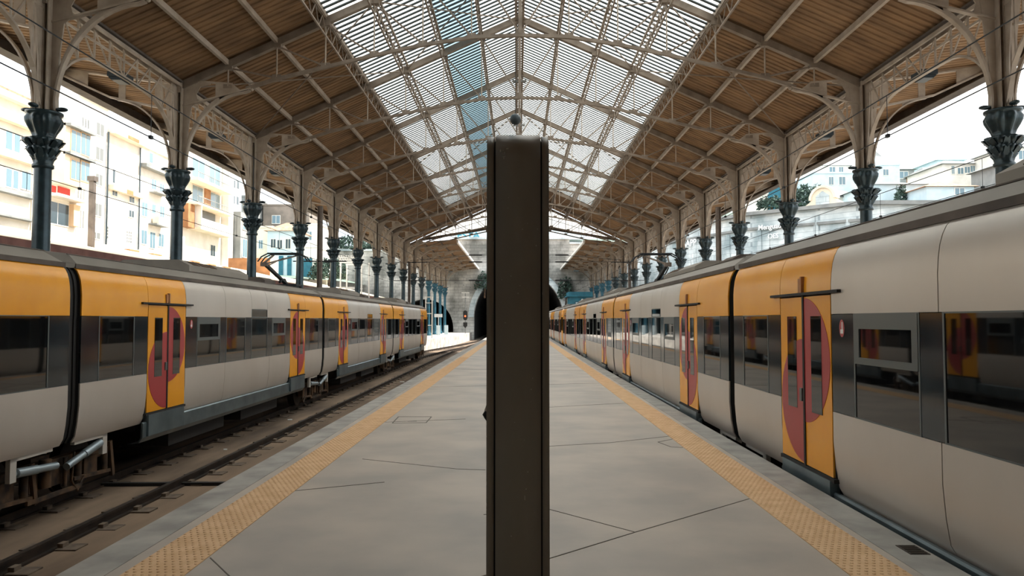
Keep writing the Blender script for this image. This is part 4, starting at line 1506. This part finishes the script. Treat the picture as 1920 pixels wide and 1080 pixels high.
h = facade('balcony block with open loggias in cream and brown', 57.0, 65.0, 15.2, 'white')
b = MB(); b.box(-26, -24.9, 57.6, 64.8, 12.62, 12.85); b.box(-26, -24.9, 57.6, 64.8, 10.73, 10.95); b.box(-26, -24.9, 58.2, 64.6, 8.85, 9.0); b.build('balcony_slab', 'cream', h)
b = MB(); b.box(-25.0, -24.9, 58.4, 64.4, 9.0, 9.75); b.box(-25.9, -24.9, 58.3, 58.4, 9.0, 10.75); b.build('parapet', 'white', h)
b = MB(); b.box(-26, -25.9, 59.6, 63.4, 9.8, 10.7); b.build('loggia_opening', 'metalgrey', h)
b = MB(); b.box(-26, -25.4, 57.05, 58.2, 8.9, 10.7); b.box(-26, -25.9, 61.3, 62.4, 11.0, 12.6); b.build('brown_panel', 'wood', h)
winx(h, [(58.9, 61.2, 13.2, 14.7), (62.2, 64.4, 13.34, 14.9), (59.0, 60.9, 11.03, 12.5), (62.5, 64.4, 11.2, 12.5)], -26)
winx(h, [(62.7, 63.6, 7.14, 8.05)], -26, 'windark')
b = MB()
for z in (13.3, 11.4): 
    b.bar((-24.95, 57.7, z), (-24.95, 64.7, z), .05, .05)
    for i in range(24): b.bar((-24.95, 57.8 + i * .3, z - .5), (-24.95, 57.8 + i * .3, z), .02, .02)
b.build('balcony_railing', 'greywall', h)

h = facade('narrow white wall strip beside the pale blue house', 65.0, 66.2, 16.5, 'white', x=-25.4, depth=8)
h = facade('pale blue house with rows of three small windows', 66.2, 69.6, 15.2, 'bluewall')
winx(h, [(66.5, 67.0, 13.74, 14.41), (67.4, 67.9, 13.8, 14.48), (68.3, 68.8, 13.85, 14.54), (66.6, 67.1, 12.29, 13.0), (67.4, 67.9, 12.34, 13.05), (68.3, 68.8, 12.37, 13.1)], -26, 'windark')
b = MB(); b.box(-26, -24.8, 66.3, 69.5, 7.0, 11.4); b.build('glazed_extension', 'greywall', h)
winx(h, [(66.8, 69.2, 9.9, 11.0), (66.8, 67.8, 7.4, 9.0), (68.2, 69.2, 7.2, 8.6)], -24.8, 'win')


def house(label, x0, x1, y0, depth, z0, z1, m, roof, rm='tile', rh=0.9, wins=(), wm='win'):
    t = empty('town_house', label, 'house', (0, 0, 0), 0, 'town houses beyond the station')
    b = MB(); b.box(x0, x1, y0, y0 + depth, z0, z1); b.build('house_wall', m, t)
    e = 0.35
    if roof == 'hip':
        cx, cy = (x0 + x1) / 2, y0 + depth / 2
        b = MB(); b.add([(x0 - e, y0 - e, z1), (x1 + e, y0 - e, z1), (x1 + e, y0 + depth + e, z1), (x0 - e, y0 + depth + e, z1), (cx - .3, cy, z1 + rh), (cx + .3, cy, z1 + rh)],
                      [(0, 1, 5, 4), (1, 2, 5), (2, 3, 4, 5), (3, 0, 4), (3, 2, 1, 0)]); b.build('tiled_roof', rm, t)
    elif roof == 'shed':
        b = MB(); b.add([(x0 - e, y0 - e, z1), (x1 + e, y0 - e, z1), (x1 + e, y0 + depth, z1 + rh), (x0 - e, y0 + depth, z1 + rh), (x0 - e, y0 - e, z1 - .1), (x1 + e, y0 - e, z1 - .1)], [(0, 1, 2, 3), (4, 5, 1, 0)]); b.build('tiled_roof', rm, t)
    else:
        b = MB(); b.box(x0 - .1, x1 + .1, y0 - .1, y0 + depth, z1, z1 + .2); b.build('parapet', m, t)
    winy(t, wins, y0, wm)
    return t

# right hillside
house('large white house with a grey hipped roof and blue windows on the right hill', 42.9, 47.5, 75, 7, 11, 17.4, 'white', 'hip', 'greywall', 1.1, [(43.7, 43.95, 16.4, 17.2), (44.3, 44.85, 16.4, 17.0), (45.0, 45.5, 16.5, 17.1), (45.6, 46.05, 16.6, 17.2), (46.4, 46.8, 16.7, 17.3)])
house('narrow grey blue house beside the large white house', 47.6, 49.5, 76, 6, 12, 17.8, 'bluewall', 'flat', wins=[(48.0, 49.0, 16.2, 17.2)])
house('small brick house with a pointed grey roof on the right hill', 44.9, 47.0, 82, 4, 15, 18.0, 'wood', 'hip', 'greywall', 0.9, [(45.6, 46.4, 17.3, 17.8)])
house('low pale blue house with a red brown roof just above the right train', 36.2, 40.4, 66, 4, 10.5, 13.5, 'bluewall', 'hip', 'tile', 0.75, [(38.7, 39.5, 12.8, 13.35)])
house('long blue building with a grey roof behind the second right column', 34.0, 39.2, 71.5, 7, 11, 14.7, 'bluewall', 'hip', 'greywall', 0.9, [(36.9, 37.6, 13.1, 14.0)])
house('pale house below the church tower on the right hill', 43.6, 46.2, 90, 6, 16, 20.4, 'bluewall', 'flat', wins=[(44.2, 44.8, 19.2, 19.9)])
house('grey shuttered house right of the church tower', 46.6, 49.0, 92, 6, 16, 20.3, 'greywall', 'hip', 'greywall', .6, wins=[(47.2, 48.2, 19.2, 20.0)])
t = empty('church_tower', 'distant church tower with a small cross on the right hill', 'tower', (46.0, 95, 0))
b = MB(); b.box(-.5, .5, 0, 1, 17, 22.6); b.build('tower_body', 'bluewall', t)
b = MB(); b.add([(-.55, 0, 22.6), (.55, 0, 22.6), (.55, 1, 22.6), (-.55, 1, 22.6), (0, .5, 23.4)], [(0, 1, 4), (1, 2, 4), (2, 3, 4), (3, 0, 4)]); b.build('tower_roof', 'greywall', t)
b = MB(); b.box(-.03, .03, .47, .53, 23.3, 24.2); b.box(-.2, .2, .47, .53, 23.8, 23.88); b.build('cross', 'greywall', t)
house('distant pale house with a pointed roof behind the white house', 53.6, 57.0, 95, 6, 18, 22.1, 'bluewall', 'hip', 'bluewall', 0.9)
house('white house at the right edge of the picture with a grey roof', 46.0, 49.5, 70, 5, 12, 17.9, 'white', 'hip', 'greywall', .8, [(47.1, 47.8, 16.8, 17.6)])
house('low grey roofed house beside the nearest right column', 42.6, 44.4, 66, 4, 12, 15.4, 'greywall', 'hip', 'greywall', .5)
house('white house on the right hill with two white framed windows', 35.0, 39.9, 88, 6, 14, 19.0, 'bluewall', 'flat', wins=[(36.8, 37.3, 17.7, 18.6), (38.0, 38.7, 17.7, 18.6)])
house('upper white house with a shallow roof left of the church', 37.6, 42.0, 94, 6, 15, 21.2, 'white', 'hip', 'greywall', .7, [(39.4, 40.1, 20.2, 21.0), (40.6, 41.1, 20.2, 21.0)])
house('white house with a long sloping roof above the stone pediment', 32.9, 35.9, 78, 5, 13, 14.6, 'white', 'shed', 'greywall', 1.5)
house('plain white house between the third and fourth right columns', 27.8, 30.2, 90, 5, 13, 16.9, 'white', 'flat')
house('teal house between the second and third right columns', 30.7, 33.2, 92, 5, 13, 18.2, 'teal', 'flat')
house('teal house low behind the far right columns', 21.0, 28.5, 101, 4, 12, 14.6, 'teal', 'flat', wins=[(24.2, 25.2, 13.2, 14.0)])

# left slope beyond the facades
house('small pale blue cottage with a red hipped roof behind the folded pantograph', -27.0, -23.9, 80, 5, 6.2, 11.3, 'bluewall', 'hip', 'tile', 1.2, [(-26.6, -26.1, 9.5, 10.4), (-25.9, -25.4, 9.4, 10.3), (-25.0, -24.5, 9.4, 10.4)], 'windark')
b = MB()
for x in (-26.7, -25.7, -24.8): b.box(x, x + .45, 79.9, 80.0, 6.4, 8.6)
tag(b.build('teal_shutters', 'teal'), 'teal door shutters on the ground floor of the cottage', 'shutters')
house('beige wall house left of the small cottage', -30.5, -27.2, 82, 5, 6, 11.9, 'cream', 'flat', wins=[(-28.6, -28.2, 9.6, 10.5)])
house('white annex with a teal garage door right of the cottage', -23.7, -21.9, 81, 4, 6.2, 9.6, 'white', 'flat')
b = MB(); b.box(-23.4, -22.4, 80.9, 81.0, 6.4, 8.4); tag(b.build('garage_door', 'teal'), 'teal garage door of the white annex', 'garage door')
house('brown grey house high behind the cottage', -33.0, -27.0, 96, 6, 8, 16.5, 'brownwall', 'flat', wins=[(-31.8, -30.8, 14.2, 15.2)])
house('grey house with a teal band behind the left columns', -37.5, -33.2, 92, 6, 8, 17, 'greywall', 'flat', wins=[(-36.6, -34.4, 13.4, 15.6)])
house('white terraced building behind the fourth left column', -27.0, -24.0, 90, 5, 6.5, 13.2, 'white', 'flat', wins=[(-26.6, -26.0, 11.4, 12.4), (-25.6, -25.0, 11.4, 12.4), (-26.6, -26.0, 9.2, 10.2)])
tag(text('OISJ', 1.0, 'ink', (-24.6, 83.9, 7.0), (pi / 2, 0, 0)), 'dark graffiti letters on the low white wall right of the cottage', 'graffiti')
b = MB(); b.box(-25.0, -21.6, 84, 84.4, 5.5, 8.6); tag(b.build('garden_wall', 'white'), 'low white garden wall carrying dark graffiti', 'wall')

# shelter roof of the outer left platform
t = empty('platform_shelter', 'long cream roofed shelter with maroon fascia beyond the left columns', 'shelter', (0, 0, 0))
b = MB(); b.prism([(-16.0, 4.20), (-16.0, 4.32), (-21.6, 5.65), (-22.6, 5.2), (-22.6, 5.1), (-21.6, 5.5)], -11.9, 96); b.build('shelter_roof', 'shedroof', t)
b = MB(); b.box(-16.05, -15.95, -11.9, 96, 3.3, 4.30); b.build('maroon_fascia', 'maroon', t)
for k in range(12):
    b = MB(); b.box(-20.1, -19.9, 4 + k * 8, 4.2 + k * 8, 0, 5.1); b.build('shelter_post', 'steel', t)
b = MB(); b.box(-22.55, -22.4, -11.9, 96, -1, 5.15); b.build('back_wall', 'cream', t)
for i, (y, z) in enumerate([(38, 0), (40.5, 0), (43, 0), (45.5, 0), (48, 0), (50.5, 0)]):
    b = MB(); b.box(-20.2, -19.9, y, y + 1.0, 5.26, 5.34)
    o = tag(b.build('roof_vent', 'wood'), 'thin brown vent strip on the cream shelter roof, %s in its row' % ORD[i], 'vent', 'vents on the shelter roof')
b = MB(); b.box(-17.9, -17.7, 30.8, 31.0, 4.6, 7.6); b.box(-17.95, -17.65, 30.75, 31.05, 7.5, 7.7)
tag(b.build('roof_pole', 'steel'), 'thin grey pole rising from the cream shelter roof', 'pole')
b = MB(); b.box(-23.4, -20.0, 60, 60.3, 5.2, 6.7); tag(b.build('board_fence', 'wood'), 'brown board hoarding behind the second left column', 'fence')
b = MB(); b.box(-20.0, -19.5, 60, 60.4, 5.2, 6.9); tag(b.build('gate_pier', 'white'), 'white gate pier at the end of the brown hoarding', 'gate pier')
# white stair frame
t = empty('stair_frame', 'white painted steel stair frame by the stone wall on the left', 'stair frame', (-16.2, 68, 0))
b = MB()
for (x, y) in ((0, 0), (1.4, 0), (0, 2.5), (1.4, 2.5), (2.4, 1)): b.box(x - .06, x + .06, y - .06, y + .06, 0, 7.0)
for z in (2.5, 4.6, 6.9): b.box(-.1, 1.5, -.05, .05, z, z + .12); b.box(-.1, 1.5, 2.45, 2.55, z, z + .12)
b.build('frame_posts', 'gutter', t)
b = MB()
for i in range(9): b.bar((-.2 + i * .22, 0, 7.0), (0.1 + i * .22, 0, 7.6), .05, .06); b.bar((.1 + i * .22, 0, 7.0), (-.2 + i * .22, 0, 7.6), .05, .06)
b.build('lattice_top', 'gutter', t)

# ------------------------------------------------------------------ plants
def shrub(label, cx, cy, cz, rx, ry, rz, n, nm='shrub', cat='shrub', seed=1, leaf=0.28):
    r = random.Random(seed)
    b = MB()
    for i in range(n):
        th = r.uniform(0, 2 * pi); ph = math.acos(r.uniform(-0.4, 1)); q = r.uniform(.6, 1.0)
        lump = 1 + .22 * sin(3 * th + seed) * sin(2.5 * ph)
        p = Vector((cx + rx * q * lump * sin(ph) * cos(th), cy + ry * q * lump * sin(ph) * sin(th), cz + rz * q * lump * cos(ph)))
        a = Vector((r.uniform(-1, 1), r.uniform(-1, 1), r.uniform(-1, 1))).normalized() * leaf * r.uniform(.6, 1.3)
        c = Vector((r.uniform(-1, 1), r.uniform(-1, 1), r.uniform(-1, 1))).normalized() * leaf * r.uniform(.5, 1.1)
        b.add([p - a, p - c * .6, p + a, p + c * .6], [(0, 1, 2, 3)])
    t = empty(nm, label, cat)
    b.build('foliage', 'leaf', t)
    b = MB(); b.tube([(cx, cy, cz - rz * 1.1), (cx + .1, cy, cz)], [0.14, 0.07], 7); b.build('stem', 'bogie', t)
shrub('dark shrub behind the steel mast on the left', -19.8, 78, 6.6, 2.0, 1.5, 1.5, 900, seed=2)
shrub('round dark tree above the right stone wall between the second and third columns', 32.6, 84, 14.8, 2.3, 1.6, 2.2, 1100, 'tree', 'tree', 3)
shrub('bush on the right wall top behind the third column', 27.2, 80, 14.0, 1.5, 1.0, .9, 500, seed=4)
shrub('climbing plant beside the low pale blue house', 35.8, 69.6, 12.9, .6, .5, 1.4, 350, seed=5, leaf=.2)
shrub('ivy clump on the tunnel wall right of the pillar', 6.6, 103.4, 5.4, 1.1, .5, 2.2, 420, 'ivy', 'ivy', 6, .25)
shrub('ivy clump above the tunnel mouth left of the pillar', -4.6, 103.4, 6.6, 1.4, .5, 1.7, 420, 'ivy', 'ivy', 7, .25)
shrub('trees on the slope above the left stone wall', -24.5, 110, 12.4, 4.5, 2, 1.6, 1000, 'tree', 'tree', 8, .35)
shrub('low bush on the right stone wall near the nearest column', 40.5, 63.8, 11.9, 1.8, .8, .7, 400, seed=9)

# ------------------------------------------------------------------ masts, wires, signals
def mast(label, x, y, h, arm):
    t = empty('catenary_mast', label, 'mast', (x, y, 0))
    b = MB()
    for q in (-.1, .1): b.box(q - .012, q + .012, -.1, .1, 0, h)
    b.box(-.1, .1, -.012, .012, 0, h)
    b.box(-.2, .2, -.2, .2, 0, .03)
    b.build('post', 'steel', t)
    for z, l in arm:
        b = MB(); s = 1 if x < 0 else -1
        b.tube([(0, 0, z), (s * l, 0, z)], .03, 8)
        b.tube([(s * .25, 0, z), (s * .6, 0, z)], .06, 8)
        b.build('insulator_arm', 'wire', t)
        b = MB(); b.tube([(0, 0, z), (-s * l, 0, z)], .03, 8); b.build('insulator_arm', 'wire', t)
mast('brown steel mast between the fourth and fifth left columns', -9.62, 36.1, 7.25, [(4.55, 1.3), (2.7, 1.0)])
mast('brown steel mast between the fourth and fifth right columns', 9.85, 36.6, 7.25, [(2.75, .9)])
mast('far brown steel mast among the left columns', -9.5, 65.2, 6.8, [(6.75, 1.6), (5.15, 1.6)])
mast('far brown steel mast among the right columns', 9.75, 65.2, 6.8, [(6.75, 1.6), (5.15, 1.6)])
t = empty('lattice_mast', 'white lattice mast standing on the far left platform', 'mast', (-8.35, 70, 0))
b = MB()
for q in (-.3, .3): b.box(q - .05, q + .05, -.05, .05, 0, 3.9)
for z in (1.2, 2.3, 3.3, 3.85): b.box(-.3, .3, -.04, .04, z - .04, z + .04)
b.build('mast_frame', 'gutter', t)

def wire_line(label, x, z1, z2, y0=-11.9, y1=103.5, drop=6.04, xe=None, droppers=True):
    t = empty('overhead_line', label, 'overhead line')
    xe = x if xe is None else xe
    fx = lambda y: x if y < 55 else x + (xe - x) * (y - 55) / (y1 - 55)
    ys = [y0 + (y1 - y0) * i / 20 for i in range(21)]
    b = MB(); b.tube([(fx(y), y, z2) for y in ys], .013, 5); b.build('messenger_wire', 'wire', t)
    b = MB(); b.tube([(fx(y), y, z1) for y in ys], .012, 5); b.build('contact_wire', 'wire', t)
    y = y0 + 3.1
    while droppers and y < y1:
        b = MB(); b.tube([(fx(y), y, z1 - .03), (fx(y), y, z2)], .008, 4); b.box(fx(y) - .03, fx(y) + .03, y - .05, y + .05, z1 - .03, z1 + .04); b.build('dropper', 'wire', t)
        y += drop
wire_line('overhead wires above the left train', -7.65, 5.5, 6.4, xe=-4.6)
wire_line('overhead wires behind the right train', 7.65, 5.5, 6.35)
wire_line('overhead wires beyond the left columns', -12.7, 5.5, 6.4)
wire_line('overhead wires beyond the right columns', 13.35, 5.5, 6.35)
# span wires between the far masts
for i, z in enumerate((7.38, 6.78, 5.17)):
    t = empty('span_wire', '%s cross span wire between the two far masts, with dark insulators' % ['highest', 'middle', 'lowest'][i], 'span wire', (0, 65.2, z))
    b = MB(); b.tube([(-9.5, 0, 0 if z < 7 else -.5), (-3.7, 0, 0), (3.8, 0, 0), (9.75, 0, 0 if z < 7 else -.5)], .018, 6); b.build('wire', 'wire', t)
    for x in (-3.7, 3.85):
        b = MB(); b.tube([(x - .62, 0, 0), (x - .5, 0, 0), (x + .5, 0, 0), (x + .62, 0, 0)], [.02, .06, .06, .02], 8); b.build('insulator', 'wire', t)
# signal
t = empty('rail_signal', 'railway signal with a lit red lamp left of the tunnel', 'signal', (-6.75, 96, 0))
b = MB(); b.tube([(0, 0, 0), (0, 0, 5.2)], .06, 8); b.build('signal_post', 'metalgrey', t)
b = MB(); b.prism([(.28 * cos(a), 2.3 + .28 * sin(a) + (.35 if sin(a) > 0 else -.35)) for a in [i * pi / 10 for i in range(20)]], -.2, -.08); hd = b.build('signal_head', 'black', t)
b = MB(); b.prism([(.11 * cos(i * pi / 8), 2.2 + .11 * sin(i * pi / 8)) for i in range(16)], -.23, -.2); b.build('red_lamp', 'redlight', hd)
b = MB(); b.box(-.26, .26, -.2, -.08, .95, 1.4); b.prism([(-.26, .95), (.26, .95), (0, .65)], -.2, -.08); b.build('lower_head', 'black', t)
b = MB(); b.box(-.5, .5, -.1, .1, 5.15, 5.25); b.box(-.4, .4, -.1, .1, 6.2 - 1.6, 4.7); b.build('signal_lamps', 'gutter', t)
# signs and notice boards on the far left platform
b = MB(); b.box(-8.95, -8.1, 80.0, 80.1, 2.0, 2.35); b.box(-8.56, -8.5, 80.1, 80.15, 0, 2.2)
t = tag(b.build('platform_sign', 'paper'), 'white rectangular sign hanging at the blue columns on the left', 'sign')
for i, (x, y) in enumerate([(-9.0, 84.5), (-8.3, 86.5)]):
    b = MB(); b.box(x - .22, x + .22, y, y + .1, 0, 1.1); tag(b.build('notice_board', 'bluewall'), ['pale blue notice board, left one of two by the blue columns', 'pale blue notice board, right one of two by the blue columns'][i], 'notice board')
# cabin on the right
t = empty('signal_cabin', 'teal cabin with a flat overhanging roof before the right stone wall', 'cabin', (0, 0, 0))
b = MB(); b.box(6.45, 9.1, 93, 97, 0, 4.6); b.build('cabin_wall', 'teal', t)
b = MB(); b.box(6.1, 9.5, 92.6, 97.4, 4.6, 4.75); b.box(6.3, 9.3, 92.8, 97.2, 4.75, 5.2); b.build('cabin_roof', 'teal', t)
winy(t, [(7.2, 8.6, 2.6, 3.9)], 93, 'bluewall', 'windark', .06)
b = MB(); b.ball((8.0, 92.8, 4.2), .14, 10, 8); b.build('cabin_lamp', 'gutter', t)
t = empty('street_lamp', 'curved lamp arm above the teal cabin roof', 'lamp', (9.2, 91, 0))
b = MB(); b.tube([(0, 0, 0), (0, 0, 5.8), (-.5, 0, 6.8), (-1.3, 0, 7.5), (-2.0, 0, 7.7)], .05, 8); b.build('lamp_arm', 'steel', t)
b = MB(); b.box(-2.4, -1.8, -.15, .15, 7.6, 7.78); b.build('lamp_head', 'skirt', t)
t = empty('mirror_box', 'small white square box on the wall left of the teal cabin', 'box', (6.55, 103.8, 7.0))
b = MB(); b.box(-.3, .3, -.2, .1, -.3, .3); b.build('box_body', 'gutter', t)

# ------------------------------------------------------------------ strap behind the pillar
t = empty('hanging_strap', 'white strap with a black hook hanging at the left rear edge of the pillar', 'strap', (0, 3.93, 0))
b = MB()
pts = [(-0.140, 1.32), (-0.146, 1.29), (-0.155, 1.26), (-0.168, 1.225)]
ribbon(b, pts, -0.012, 0.012, 0.016)
b.build('strap_band', 'gutter', t)
b = MB()
b.tube([(-.165, 0, 1.226), (-.175, 0, 1.205), (-.168, 0, 1.19), (-.160, 0, 1.176), (-.146, 0, 1.172), (-.138, 0, 1.182)], [.007, .011, .008, .006, .005, .004], 8)
b.build('hook', 'black', t)
b = MB(); b.box(-0.142, -0.125, -0.03, 0.01, 1.30, 1.34); b.build('strap_clip', 'metalgrey', t)
